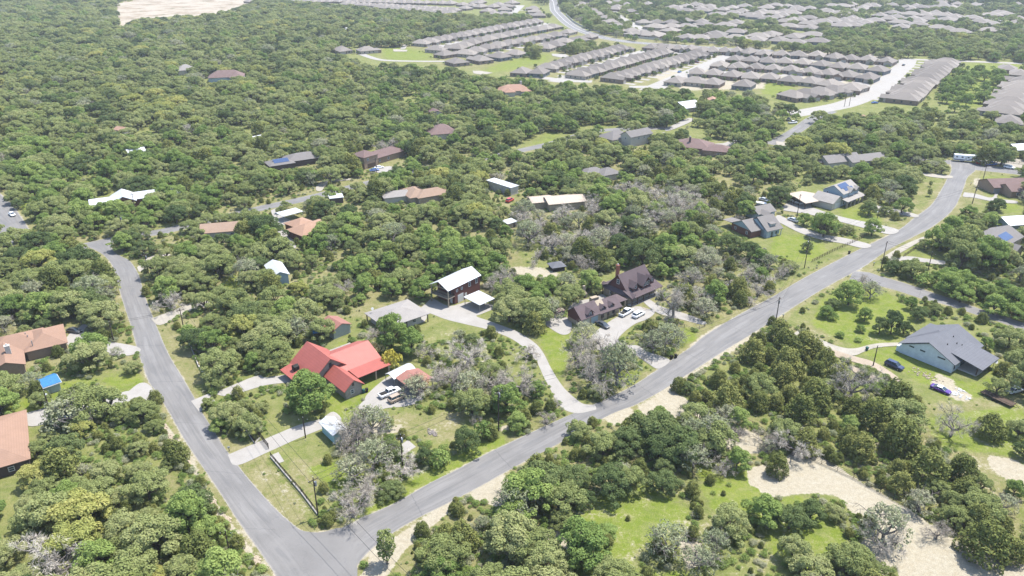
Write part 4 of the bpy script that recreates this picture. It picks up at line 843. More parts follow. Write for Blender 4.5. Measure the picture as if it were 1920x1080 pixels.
# -- unfinished white house with slate roof: x runs along the long left wall away from the near corner
t = house_at('white_house', 'unfinished house wrapped in pale blue-white sheathing under a slate grey roof', 'house', (1783, 699.6), 128)
w = MB(); w.box(0, -16.5, 0, 14, -.001, 3.0); gable_wall(w, .8, -15.5, 13.0, 0, 3.0, 2.9, 'y'); w.build('wall', M['white_stone'], t)
r = MB(); gable_roof(r, -.2, -16.2, 14.1, .4, 3.0, 3.3, .5, 'y', rake=.3); hip_roof(r, 3.5, -17.6, 14.4, -4, 3.05, .52, .4)
shed_roof(r, -6.2, -12.8, 2.2, -2.6, 2.65, 4.25, 'x'); r.build('roof', M['slate_roof'], t)
w = MB(); w.box(-4.9, -12.2, 0, .0, -3.4, .35); w.build('porch_slab', M['conc_wall'], t)
for y in (-12, -7.8, -3.6): post(t, -4.7, y, .35, 2.7, 'wood', .12)
w = MB(); w.box(-4.9, -12.3, .35, -4.7, -9.5, 1.4); w.build('porch_wall', M['white_stone'], t)
for x, ww in ((11.2, 1.3), (8.2, 1.4), (3.2, 2.0)): panel(t, 'window', x, 0, 3.1, ww, .4, '+y', 'glass')
panel(t, 'door', 0, -6.5, 1.2, 3.2, 2.2, '-x', 'glass'); panel(t, 'window', 0, -1.2, 1.5, .8, 1.4, '-x', 'glass')
for k, (x, y) in enumerate(((3.2, -8), (5, -9.5), (4.2, -4.5), (2.2, -9))):
    w = MB(); zz = 3.0 + 3.3 * (1 - abs(x - 6.95) / 7.15) + .1; w.tube([(x, y, zz - .2), (x, y, zz + .45)], .13, 8); w.build('vent_pipe', M['dark'], t)
w = MB(); w.box(14.0, -4, 0, 15.2, -.3, 1.6); w.build('side_wall', M['white_stone'], t); footprint(t, -5, -16, 14, 0); 
# -- blue gabled brick house
t = house_at('blue_gabled_house', 'brick house with pale blue gables, dormer and front porch', 'house', (1407.8, 447), 118)
w = MB(); w.box(.3, -5.2, 0, 10.8, 0, 2.8); w.build('brick_wall', M['brick'], t)
w = MB(); gable_wall(w, .3, -5.4, 10.8, -.002, 2.81, 2.6, 'y', z0=2.8); w.box(-2.6, -10.5, 0, 9, -5.2, 2.9); gable_wall(w, -1.2, -13.4, 8.5, -5.2, 2.9, 3.2, 'y'); w.build('siding_wall', M['blue_wall'], t)
r = MB(); gable_roof(r, .3, -5.4, 10.8, .1, 2.8, 2.65, .5, 'y', rake=.3); gable_roof(r, -2.4, -13.2, 8.9, -5.4, 2.9, 3.7, .5, 'y', rake=.3)
shed_roof(r, -1.6, -11, .4, -8, 4.7, 4.9, 'x'); shed_roof(r, 10.8, -5, 16, .2, 2.9, 2.5, 'x'); r.build('roof', M['grey_roof'], t)
w = MB(); w.box(-1.1, -11, 3.6, 1.2, -8, 4.65); w.build('dormer', M['blue_wall'], t)
for y in (-10.4, -9.5, -8.6): panel(t, 'window', -1.1, y, 4.25, .6, .55, '-x', 'white')
window(t, 2.5, 0, 1.5, 1, 1.2, '+y'); window(t, 8.6, 0, 1.5, 1, 1.2, '+y')
for y in (-12.8, -9.5, -6): post(t, -2.5 - .05, y, 0, 2.75, 'white', .12)
panel(t, 'front_door', -2.6, -8, 1.05, 1, 2.1, '-x', 'glass'); panel(t, 'window', -2.6, -10, 1.5, 1.3, 1.2, '-x', 'glass'); footprint(t, -3, -13.5, 12, 0)
t = house_at('garage', 'pale blue-grey detached garage behind the blue gabled house', 'garage', (1448, 408), 28)
w = MB(); gable_wall(w, -8, 0, 1, 7, 2.9, 1.8, 'x'); w.build('wall', M['blue_wall'], t); r = MB(); gable_roof(r, -8, 0, 1, 7, 2.9, 1.85, .5, 'x'); gable_roof(r, -7, -3.4, -3, 2, 2.85, 1.1, .3, 'y'); r.build('roof', M['grey_roof'], t); w = MB(); gable_wall(w, -6.9, -3.2, -3.1, 0, 2.85, 1.05, 'y'); w.build('wing_wall', M['blue_wall'], t)
panel(t, 'garage_door', 1, 3.5, 1.2, 4.5, 2.3, '+x', 'white'); window(t, -1, 0, 1.5, 1, 1.1, '-y'); footprint(t, -8, -3, 1, 7)
# -- two-storey pale blue house with solar panels
t = house_at('solar_house', 'two-storey pale blue house with solar panels and stone porch columns', 'house', (1583.7, 391.5), 40)
w = MB(); gable_wall(w, 1.5, 2.5, 14.5, 11.5, 5.6, 2.6, 'x'); w.build('wall', M['blue_wall'], t)
w = MB(); gable_wall(w, -6.0, 2.6, 3, 11.6, 3.0, 2.0, 'y'); w.build('wing_wall', M['cream_wall'], t)
r = MB(); gable_roof(r, 1.5, 2.5, 14.5, 11.5, 5.6, 2.65, .5, 'x'); gable_roof(r, -6.0, 2.6, 3.0, 11.8, 3.0, 2.2, .5, 'y'); shed_roof(r, .6, -.6, 16, 3.6, 2.8, 3.7, 'y'); gable_roof(r, 6, 1.9, 10, 6, 5.7, 1.4, .4, 'y'); gable_roof(r, 11.5, 2.1, 14.3, 6, 5.6, 1.1, .4, 'y'); r.build('roof', M['pale_roof'], t)
for x0, x1, h, rs, y in ((6, 10, 5.7, 1.4, 2.2), (11.5, 14.3, 5.6, 1.1, 2.3)): w = MB(); gable_wall(w, x0 + .05, y, x1 - .05, 6, h - .03, rs - .03, 'y', z0=3.8); w.build('dormer', M['blue_wall'], t)
def solar(par, x0, x1, p0, p1, y0, h, half, rise, m='y'):
    w = MB(); z = lambda p: h + rise * (p - y0) / half + .26
    w.sec([(p0, z(p0)), (p1, z(p1)), (p1, z(p1) + .05), (p0, z(p0) + .05)], x0, x1, 'x' if m == 'y' else 'y'); w.build('solar_panel', M['solar'], par)
solar(t, 3, 9.6, 4.4, 6.6, 2.5, 5.6, 4.5, 2.65); solar(t, 4.4, 11, 3.0, 4.3, 2.5, 5.6, 4.5, 2.65)
w = MB(); z = lambda x: 3.0 + 2.2 * (3.0 - x) / 4.5 + .26; w.sec([(-.9, z(-.9)), (2.6, z(2.6)), (2.6, z(2.6) + .05), (-.9, z(-.9) + .05)], 3.8, 10, 'y'); w.build('solar_panel', M['solar'], t)
for x in (1, 4.2, 7.4, 10.6, 13.8): post(t, x, -.2, 0, 2.8, 'greystone', .28)
for x in (8, 12.9): window(t, x, 2.2 if x == 8 else 2.3, 5.2, 1.1, 1.3, '-y')
window(t, 1.5, 9.5, 4.6, 1, 1.3, '-x')
for x in (3, 6, 9, 12): window(t, x, 2.5, 1.5, 1.2, 1.5, '-y')
panel(t, 'garage_door', -1.5, 2.6, 1.2, 4.6, 2.3, '-y', 'white'); footprint(t, -6, -.5, 16, 12)
t = house_at('carport', 'wide white-roofed open carport on the drive of the solar-panelled house', 'carport', (1510.6, 381.3), 115, z=2.7)
r = MB(); gable_roof(r, 0, -10.8, 13.2, 0, 2.6, 1.0, .2, 'y'); r.build('roof', M['cream_metal'], t)
for x in (.2, 6.6, 13):
    for y in (-10.6, -.2): post(t, x, y, 0, 2.6, 'wood', .12)
w = MB(); w.box(12.6, -10.5, 0, 12.8, -.3, 2.5); w.build('back_wall', M['wood'], t); footprint(t, 0, -11, 13, 0)

# -- plainer neighbourhood houses: blocks (x0,y0,x1,y1,h,kind,slope or rise)
def simple(name, label, cat, px, deg, blocks, wall, roof, wins=(), doors=(), z=0, over=.5, extra=None):
    t = house_at(name, label, cat, px, deg, z=z); w = MB(); r = MB()
    for i, (x0, y0, x1, y1, h, k, s) in enumerate(blocks):
        e = i * .004
        if k == 'hip': w.box(x0 + e, y0 + e, 0, x1 - e, y1 - e, h - .02); hip_roof(r, x0, y0, x1, y1, h + e, s, over)
        elif k == 'shed': w.box(x0 + e, y0 + e, 0, x1 - e, y1 - e, h - .05); shed_roof(r, x0 - .3, y0 - .3, x1 + .3, y1 + .3, h, h + s, 'y')
        elif k == 'open': shed_roof(r, x0, y0, x1, y1, h, h + s, 'y')
        else: gable_wall(w, x0 + e, y0 + e, x1 - e, y1 - e, h, s, k); gable_roof(r, x0, y0, x1, y1, h, s + .03, over, k)
        if k == 'open':
            for a in (x0 + .2, x1 - .2):
                for b in (y0 + .2, y1 - .2): post(t, a, b, 0, h, 'steel', .07)
        footprint(t, x0, y0, x1, y1, mask=name in ('roofed_shed', 'carport'), g=-1.5 if name == 'roofed_shed' else .5)
    if w.v: w.build('wall', M[wall], t)
    r.build('roof', M[roof], t)
    for a in wins: window(t, *a)
    for a in doors: panel(t, *a)
    if extra: extra(t)
    return t
def loc_in(t, X, Y):
    dx, dy = X - t.location.x, Y - t.location.y; c, s = math.cos(t.rotation_euler.z), math.sin(t.rotation_euler.z); return dx * c + dy * s, -dx * s + dy * c
def salmon_chimney(t):
    x, y = loc_in(t, *G(18.5, 668, 3.2)); chimney(t, x, y, 2.6, 6.4, 'conc_wall', 1.2)
    for px in ((52, 632), (48, 628), (60, 643)):
        x, y = loc_in(t, *G(*px, 4.5)); w = MB(); w.tube([(x, y, 3.5), (x, y, 5.2)], .12, 8); w.build('vent_pipe', M['steel'], t)
simple('salmon_house', 'ranch house with salmon shingle roof and pale chimney beside the left street', 'house', (123, 641), 123, [(0, 0, 12.3, 9.5, 2.9, 'hip', .42), (2, 5, 13, 19, 2.9, 'hip', .42), (-7, 10.5, 5, 18, 2.85, 'x', 1.6)], 'tan_wall', 'pink_roof', [(5, 0, 1.5, 1.4, 1.2, '-y')], [('garage_door', 8, 0, 1.2, 3, 2.2, '-y', 'white')], z=3, extra=salmon_chimney)
simple('brick_house', 'dark brick house with salmon roof cut by the left edge of the photo', 'house', (52.5, 860), 122, [(0, 0, 21.2, 12, 2.9, 'hip', .30)], 'dark_brick', 'pink_roof', [(-.0, 3.4, 1.5, 1.2, 1.2, '-x')], z=2.8)
def tarpx(t):
    w = MB(); gable_roof(w, -.1, -.1, 3.5, 5.0, 2.62, .9, .3, 'x', .05); w.build('tarp', M['tarp'], t)
simple('shed', 'pale green shed covered by a blue tarpaulin near the left edge', 'shed', (88, 741), 45, [(0, 0, 3.4, 4.9, 2.4, 'x', .9)], 'green_wall', 'white_metal', doors=[('door', 1.6, 0, 1.0, 1, 1.9, '-y', 'green_wall')], extra=tarpx)
simple('metal_building', 'blue-walled metal building with white ribbed roof among the oaks', 'metal building', (540, 513.3), 118, [(0, 0, 10.8, 5, 3.6, 'x', 1.2), (0, 5, 7, 7.2, 2.4, 'open', .2)], 'blue_wall', 'white_metal', z=3.6)
simple('ranch_house', 'long white-roofed ranch house behind the oaks at the left', 'house', (170, 388), 27, [(0, 0, 11, 10, 3, 'x', 1.6), (8, 1, 17, 12.5, 3, 'y', 2.2), (16, 3, 36, 12.5, 3, 'x', 1.5)], 'brick', 'white_metal', [(22, 3, 1.5, 1.5, 1.2, '-y'), (30, 3, 1.5, 1.5, 1.2, '-y')], z=3)
simple('tan_house', 'small tan hip-roofed house beside the street bend', 'house', (392, 436), 14, [(-3, 0, 10.5, 9, 3, 'x', 1.9)], 'cream_wall', 'tan_roof', [(8, 0, 1.6, 1.2, 1.4, '-y')], z=3)
simple('tan_house', 'house with orange-tan hip roof and white carport on the curved drive', 'house', (580, 438), 140, [(0, -12, 10, 3, 3, 'hip', .4), (8, -9, 17, -1, 2.9, 'hip', .4)], 'brick', 'pink_roof', z=3)
simple('carport', 'white flat carport beside the orange-tan roofed house', 'carport', (533, 418), 45, [(0, 0, 9, 6, 2.6, 'open', .1)], 'white', 'white_metal')
simple('shed', 'tiny shed with pale blue metal roof below the pale curved drive', 'shed', (620, 383), 20, [(0, 0, 5.5, 4.5, 2.5, 'shed', .3)], 'dark_brick', 'white_metal')
simple('house', 'grey house with blue solar roof half hidden in the oaks', 'house', (508, 323), 32, [(0, 0, 12, 9, 3, 'hip', .4), (10, 3, 27, 14, 3, 'hip', .4)], 'dark_brick', 'grey_roof', extra=lambda t: solar(t, 2.5, 10, 1.2, 4.2, 0, 3.0, 4.5, 1.8))
simple('brick_house', 'two-storey tan brick house with twin hip roofs behind parked cars', 'house', (684, 318), 52, [(0, 0, 9, 9, 6, 'hip', .45), (8, 2, 30, 12, 3.2, 'hip', .42)], 'tan_wall', 'mauve_roof', [(0, 3, 4.4, 1.1, 1.3, '-x'), (0, 6, 4.4, 1.1, 1.3, '-x'), (12, 2, 1.6, 1.3, 1.3, '-y'), (18, 2, 1.6, 1.3, 1.3, '-y'), (2.5, 0, 4.5, 1.2, 1.2, '-y')], [('garage_door', 4.5, 0, 1.2, 5, 2.3, '-y', 'wood')])
simple('house', 'mauve hip-roofed house with pale arched entry deep in the oaks', 'house', (808, 264), 18, [(0, 0, 16, 14, 3.4, 'hip', .55), (11, -4, 18, 4, 3.6, 'hip', .55)], 'cream_wall', 'mauve_roof', doors=[('entry', 14.5, -4, 1.6, 3, 3, '-y', 'dark')])
simple('tiled_house', 'house with terracotta tiled roof alone in the far woods', 'house', (938, 180), 12, [(0, 0, 22, 13, 3.2, 'hip', .5), (3, -4, 10, 6, 3.1, 'hip', .5), (15, -3, 22, 5, 3.1, 'hip', .45)], 'cream_wall', 'orange_roof', extra=lambda t: chimney(t, 17, 9, 3, 8, 'conc_wall', 1.3))
simple('metal_building', 'long white flat-roofed metal building beyond the grey tree', 'metal building', (958, 367), -45+90, [(0, 0, 4.2, 15, 3.3, 'shed', .2)][:0] or [(0, 0, 4.6, 15.5, 3.6, 'shed', .1)], 'cream_wall', 'white_metal_y')
simple('metal_building', 'broad cream-roofed metal workshop in the middle of the woods', 'metal building', (1030, 397), 16, [(0, 0, 16, 10, 3.2, 'x', 1.3), (-6, 4, 3, 12, 3.1, 'x', 1.0)], 'stone', 'cream_metal')
simple('tan_house', 'tan V-shaped hip-roofed house in the mid woods', 'house', (786, 384), 30, [(0, 0, 15, 9, 3, 'hip', .42), (-3, 2, 6, 15, 3, 'hip', .42)], 'stone', 'tan_roof', [(12, 0, 1.5, 1.4, 1.3, '-y')])
simple('house', 'low grey-roofed house left of the tan V-shaped roof', 'house', (722, 383), 20, [(0, 0, 14, 8, 2.8, 'hip', .35)], 'cream_wall', 'pale_roof')
simple('shed', 'tiny white-roofed shed at the head of the overgrown lane', 'shed', (952, 430), 40, [(0, 0, 4.6, 3.4, 2.2, 'shed', .3)], 'stone', 'white_metal', doors=[('door', 3.4, 0, 1, 1, 1.8, '-y', 'dark')])
simple('house', 'grey two-storey house with pale gable wing left of the back street', 'house', (1172, 276), 36, [(-4, 6, 12, 18, 3.2, 'hip', .5), (2, -2, 18, 6, 5.6, 'x', 2.2)], 'cream_wall', 'grey_roof', [(8, -2, 4.2, 1, 1.2, '-y'), (12, -2, 4.2, 1, 1.2, '-y'), (2, 2, 4.2, 1, 1.2, '-x')])
simple('house', 'white metal-roofed house at the end of the pale drive', 'house', (1285, 212), 30, [(0, 0, 14, 15, 3, 'x', 2.6)], 'cream_wall', 'white_metal')
simple('house', 'brown-mauve hip-roofed house beside the pale loop drive', 'house', (1318, 290), -22, [(-16, 0, 3, 14, 3.1, 'hip', .45), (0, -2, 14, 8, 3.0, 'hip', .45)], 'tan_wall', 'mauve_roof', [(8, -2, 1.6, 1.4, 1.3, '-y')], extra=lambda t: chimney(t, -8, 4, 3, 7.6, 'mauve_roof', 1.0))
simple('house', 'grey hip-roofed house in the grove left of the dead trees', 'house', (1132, 341), 30, [(0, 0, 10, 9, 3, 'hip', .45), (-7, 4, 5, 13, 3, 'hip', .42)], 'cream_wall', 'grey_roof')
simple('house', 'long grey-roofed house under oaks near the upper street', 'house', (1552, 317), 20, [(0, 0, 20, 9, 3, 'x', 2.4), (12, -3, 34, 6, 3, 'x', 2.0)], 'cream_wall', 'grey_roof')
simple('shed', 'small grey hip-roofed shed beside the long grey-roofed house', 'shed', (1538, 314), 20, [(0, 0, 8, 6, 2.7, 'hip', .4)], 'tan_wall', 'grey_roof')
simple('house', 'stone house with mauve roof at the right edge above the driveways', 'house', (1894, 371), 5, [(0, 0, 16, 9, 3, 'x', 1.9), (-4, 6, 16, 17, 3, 'x', 2.2)], 'tan_wall', 'mauve_roof', [(3, 0, 1.6, 1.2, 1.3, '-y')], [('garage_door', -2.5, 6, 1.3, 3, 2.2, '-y', 'steel')])
simple('metal_building', 'blue-sided metal building with white roof at the right edge', 'metal building', (1889, 438), 10, [(0, 0, 12, 9, 3.4, 'x', 1.5)], 'blue_wall', 'white_metal')
simple('house', 'grey gabled house with solar panels behind the big oaks at right', 'house', (1898, 490), 38, [(-1, 0, 7, 16, 3.1, 'y', 2.2), (0, 5, 20, 16, 3.2, 'x', 2.6)], 'stone', 'grey_roof', extra=lambda t: solar(t, 7, 14, 6, 9, 5, 3.2, 5.5, 2.6))
simple('metal_building', 'light teal metal shed half hidden by the bare trees', 'shed', (628, 833), 40, [(0, 0, 2.9, 6.0, 2.8, 'y', .6)], 'teal_wall', 'white_metal')
simple('house', 'grey two-tone house deep in the woods at far left centre', 'house', (335, 141), 30, [(0, 0, 14, 12, 3.5, 'hip', .6)], 'cream_wall', 'pale_roof')
simple('house', 'large pinkish-grey hip-roofed house in the far left woods', 'house', (392, 155), 15, [(0, 0, 26, 14, 3.5, 'hip', .6), (16, -5, 26, 6, 4, 'hip', .5)], 'blue_wall', 'mauve_roof')
simple('tent_shed', 'low dark grey tent roof in the clearing behind the brown garage', 'tent', (1037, 510), 20, [(0, 0, 4.4, 4, 1.6, 'hip', .5)], 'dark', 'slate_roof')
simple('house', 'white-roofed building at the right edge behind the camper', 'house', (1905, 292), 10, [(0, 0, 14, 10, 3, 'x', 1.8)], 'cream_wall', 'white_metal')
for i, (x, y, rf, lab) in enumerate(((157, 149, 'cream_metal', 'cream speck of a roof in the far left woods'), (243, 297, 'white_metal', 'tiny white roof among the left woods'), (478, 272, 'white_metal', 'white roof peeking above the dark oaks left of centre'), (690, 181, 'white_metal', 'pale grey roof glimpsed in the woods left of the tiled house'), (648, 60, 'white_metal', 'bluish roof speck in the woods below the far estate'), (1345, 197, 'orange_roof', 'small salmon roof among oaks below the estate'), (1580, 237, 'orange_roof', 'small red roof in the right-hand oaks'), (1640, 233, 'orange_roof', 'orange roof behind the right-hand oaks'), (828, 219, 'mauve_roof', 'dark low roof in the woods above the mauve house'), (468, 42, 'white_metal', 'white roof below the quarry'), (600, 95, 'white_metal', 'white roof left of the estate tip'), (575, 55, 'white_metal', 'small white roof in the woods right of the quarry'), (250, 250, 'orange_roof', 'hidden tan roof in the left woods'), (3, 190, 'white_metal', 'bluish roof at the far left edge'))):
    simple('roofed_shed', lab, 'shed', (x, y), 25 + 11 * i, [(0, 0, 8, 6, 2.8, 'x', 1.2)], 'cream_wall', rf)
# ---------------------------------------------------------------- trees: a few grown kinds, each a trunk and a crown of leaf clumps
def leafmesh(name, C, Nn, S, tint, mat, asp=.75, T=None):
    n = len(C); rg = np.random.default_rng(len(C))
    t = rg.normal(size=(n, 3)) if T is None else T
    u = t - (t * Nn).sum(1)[:, None] * Nn; u /= np.linalg.norm(u, axis=1)[:, None] + 1e-9; v = np.cross(Nn, u)
    S = S[:, None]; co = np.stack([C + u * S, C + v * S * asp, C - u * S, C - v * S * asp], 1).reshape(-1, 3)
    me = bpy.data.meshes.new(name); me.vertices.add(4 * n); me.vertices.foreach_set('co', co.astype(np.float32).ravel())
    me.loops.add(4 * n); me.loops.foreach_set('vertex_index', np.arange(4 * n, dtype=np.int32))
    me.polygons.add(n); me.polygons.foreach_set('loop_start', np.arange(0, 4 * n, 4, dtype=np.int32))
    a = me.attributes.new('tint', 'FLOAT', 'FACE'); a.data.foreach_set('value', np.clip(tint, 0, 1).astype(np.float32))
    me.materials.append(mat); me.update(); return me
def clump_leaves(rg, cl, dens, size, spread=.55, low=-.35):
    C, Nn, T = [], [], []
    for cx, cy, cz, r, fl in cl:
        n = max(6, int(dens * r * r)); d = rg.normal(size=(n * 2, 3)); d /= np.linalg.norm(d, axis=1)[:, None]; d = d[d[:, 2] > low][:n]
        rr = r * (rg.uniform(.55, 1.08, len(d)) ** .6)[:, None]
        C.append(np.array((cx, cy, cz)) + d * rr * np.array((1, 1, fl)))
        q = d * np.array((1, 1, 1.0)) + np.array((0, 0, .38)) + rg.normal(size=d.shape) * spread; q /= np.linalg.norm(q, axis=1)[:, None]; Nn.append(q)
        T.append(np.full(len(d), rg.uniform(.15, .85)))
    C = np.vstack(C); Nn = np.vstack(Nn); T = np.concatenate(T) + rg.uniform(-.3, .3, len(C))
    return C, Nn, size * rg.uniform(.6, 1.3, len(C)), T
def grow(kind, seed):
    rg = np.random.default_rng(seed * 17 + len(kind)); tr = MB(); cl = []; fl = .8
    if kind in ('oak', 'sparse', 'round'):
        r = {'oak': 4.6, 'sparse': 4.4, 'round': 3.3}[kind]; hz = {'oak': 2.2, 'sparse': 2.4, 'round': 3.0}[kind]; zb = 3.0
        sx, sy = rg.uniform(.85, 1.15), rg.uniform(.85, 1.15)
        p2, p3 = rg.uniform(0, 6, 2)
        for i in range(34 if kind != 'sparse' else 26):
            th = i * 2.4 + rg.uniform(-.3, .3); rho = r * .86 * math.sqrt((i + .4) / 34) * rg.uniform(.78, 1.12) * (1 + .2 * math.sin(2 * th + p2) + .14 * math.sin(3 * th + p3))
            z = zb + hz * (1 - (rho / r) ** 2) + rg.uniform(-.7, .85); cr = rg.uniform(.6, 1.4) * (1 if kind != 'sparse' else .85)
            cl.append((rho * math.cos(th) * sx, rho * math.sin(th) * sy, z, cr, rg.uniform(.6, .9)))
        for i in range(11):
            th = i * .57 + rg.uniform(-.2, .2); cl.append((r * .8 * math.cos(th), r * .8 * math.sin(th), zb - rg.uniform(.2, 1.1), rg.uniform(.6, 1.0), .75))
    elif kind == 'cedar':
        hh = 5.2; lean = rg.uniform(-.3, .3)
        for i in range(46):
            z = .4 + (hh - .7) * (i / 46) ** .9; rr = 2.5 * (1 - (z / (hh + .5)) ** 1.8) + .15; th = i * 2.4
            cl.append((rr * math.cos(th) * rg.uniform(.6, 1.1) + lean * z * .2, rr * math.sin(th) * rg.uniform(.6, 1.1), z, rg.uniform(.5, .95), 1.05))
    elif kind == 'bush':
        for i in range(12):
            th = i * 2.4; rho = 1.5 * math.sqrt(i / 12); cl.append((rho * math.cos(th), rho * math.sin(th), .75 + .8 * (1 - rho / 1.6) * rg.uniform(.6, 1.2), rg.uniform(.5, .8), .85))
    elif kind == 'slim':
        for i in range(24):
            z = 1.8 + 4.6 * i / 24; rr = 1.35 * math.sin(math.pi * min(1, (z - .8) / 6.4)) ** .7; th = i * 2.4; cl.append((rr * .8 * math.cos(th), rr * .8 * math.sin(th), z, rg.uniform(.5, .8), .9))
    # trunk and limbs
    H0 = {'oak': 1.5, 'sparse': 1.4, 'round': 1.8, 'cedar': .6, 'bush': .2, 'slim': 1.6, 'bare': 1.5}[kind]
    R0 = {'oak': .32, 'sparse': .30, 'round': .22, 'cedar': .16, 'bush': .08, 'slim': .13, 'bare': .33}[kind]
    bend = rg.uniform(-.3, .3, 2)
    top = (bend[0], bend[1], H0); tr.tube([(0, 0, -.15), (bend[0] * .4, bend[1] * .4, H0 * .5), top], [R0 * 1.25, R0, R0 * .85], 7)
    if kind == 'bare' or kind == 'sparse':
        tw = []; 
        def branch(p, d, L, r, lv):
            p = np.array(p, float); d = d / np.linalg.norm(d); pts = [p]; n = 3
            for k in range(n):
                d = d + rg.normal(size=3) * .22 + np.array((0, 0, .05 if lv < 2 else -.05)); d /= np.linalg.norm(d); p = p + d * L / n; pts.append(p)
            tr.tube([tuple(q) for q in pts], [r, r * .85, r * .7, r * .5], 5 if lv < 2 else 3)
            if lv >= 3:
                for q in pts[1:]: tw.append((q, d))
                return
            for k in range(3 if lv else 3):
                j = pts[1 + (k % 3)] if k else pts[-1]; e = d * .8 + rg.normal(size=3) * .75; e[2] = e[2] * .6 + .12
                branch(j, e, L * rg.uniform(.55, .8), r * .55, lv + 1)
        for i in range(5):
            th = i * 1.257 + rg.uniform(-.3, .3); branch(top, np.array((math.cos(th), math.sin(th), rg.uniform(.45, 1.1))), 2.7 * rg.uniform(.85, 1.15), R0 * .62, 0)
        C = []; D = []
        for q, d in tw:
            for k in range(9 if kind == 'bare' else 3):
                e = d + rg.normal(size=3) * .8; e /= np.linalg.norm(e); L = rg.uniform(.3, .75); C.append(q + e * L * .8); D.append((e, L))
        C = np.array(C); E = np.array([e for e, L in D]); L = np.array([L for e, L in D])
        Nn = rg.normal(size=C.shape); Nn -= (Nn * E).sum(1)[:, None] * E; Nn /= np.linalg.norm(Nn, axis=1)[:, None]
        twigs = (C, Nn, L, rg.uniform(0, 1, len(C)), E)
    else:
        twigs = None; js = sorted(cl, key=lambda c: -c[3])[: {'oak': 11, 'round': 9}.get(kind, 4)]
        for c in js:
            m = (top[0] + (c[0] - top[0]) * .5 + rg.uniform(-.25, .25), top[1] + (c[1] - top[1]) * .5 + rg.uniform(-.25, .25), top[2] + (c[2] - top[2]) * .42)
            tr.tube([top, m, (c[0], c[1], c[2] - .1)], [R0 * .55, R0 * .38, R0 * .15], 5)
    return tr, cl, twigs, rg
PROTO = {}       # kind -> list of (crown mesh, trunk mesh)
def trunkmesh(tr, mat):
    me = bpy.data.meshes.new('trunk'); me.from_pydata(tr.v, [], tr.f); me.materials.append(mat); me.update(); return me
SPEC = {'oak': ('oak', 6, 185, .178, 'leaf_oak', 'bark'), 'green': ('round', 2, 185, .185, 'leaf_green', 'bark'), 'oakgreen': ('oak', 1, 185, .178, 'leaf_green', 'bark'), 'dark': ('oak', 1, 185, .178, 'leaf_dark', 'bark'), 'darkround': ('round', 1, 185, .18, 'leaf_dark', 'bark'),
        'yellow': ('oak', 1, 175, .18, 'leaf_yellow', 'bark'), 'cedar': ('cedar', 3, 150, .17, 'leaf_cedar', 'bark'), 'sparse': ('sparse', 2, 52, .20, 'leaf_sparse', 'barkgrey'), 'bare': ('bare', 3, 0, 0, 'twig', 'barkgrey'),
        'bush': ('bush', 2, 120, .18, 'leaf_green', 'bark'), 'greybush': ('bush', 1, 110, .17, 'leaf_sparse', 'bark'), 'slim': ('slim', 1, 120, .2, 'leaf_oak', 'bark'), 'gold': ('bush', 1, 110, .22, 'leaf_gold', 'bark'), 'peach': ('bush', 1, 110, .2, 'leaf_peach', 'bark'), 'pink': ('round', 1, 90, .2, 'leaf_pink', 'bark')}
for k, (shape, n, dens, size, mt, bk) in SPEC.items():
    PROTO[k] = []
    for i in range(n):
        tr, cl, tw, rg = grow(shape, i + 1 + len(k))
        if k == 'bare': C, Nn, L, T, E = tw; cm = leafmesh('twigs', C, Nn, L * .62, T, M['twig'], .05, E)
        elif k == 'sparse':
            C, Nn, S, T = clump_leaves(rg, cl, dens, size); cm = leafmesh('crown', C, Nn, S, T, M[mt])
        else: C, Nn, S, T = clump_leaves(rg, cl, dens, size, low=-.35 if shape != 'cedar' else -.6); cm = leafmesh('crown', C, Nn, S, T, M[mt])
        PROTO[k].append((cm, trunkmesh(tr, M[bk])))
def place_tree(kind, i, X, Y, s, rz, name, label, cat, group=None, zs=1.0):
    cm, tm = PROTO[kind][i % len(PROTO[kind])]
    t = bpy.data.objects.new(name, tm.copy() if False else tm); COL.objects.link(t); t.location = (X, Y, 0); t.rotation_euler = (0, 0, rz); t.scale = (s, s, s * zs)
    tag(t, label, cat, group)
    return t
def tree_obj(kind, i, X, Y, s, rz, name, label, cat, group=None, zs=1.0):
    cm, tm = PROTO[kind][i % len(PROTO[kind])]
    e = bpy.data.objects.new(name, None); COL.objects.link(e); e.location = (X, Y, 0); e.rotation_euler = (0, 0, rz); e.scale = (s, s, s * zs); e.empty_display_size = .3
    tag(e, label, cat, group)
    for nm, me in (('crown', cm), ('trunk', tm)):
        o = bpy.data.objects.new(nm, me); COL.objects.link(o); o.parent = e
    return e
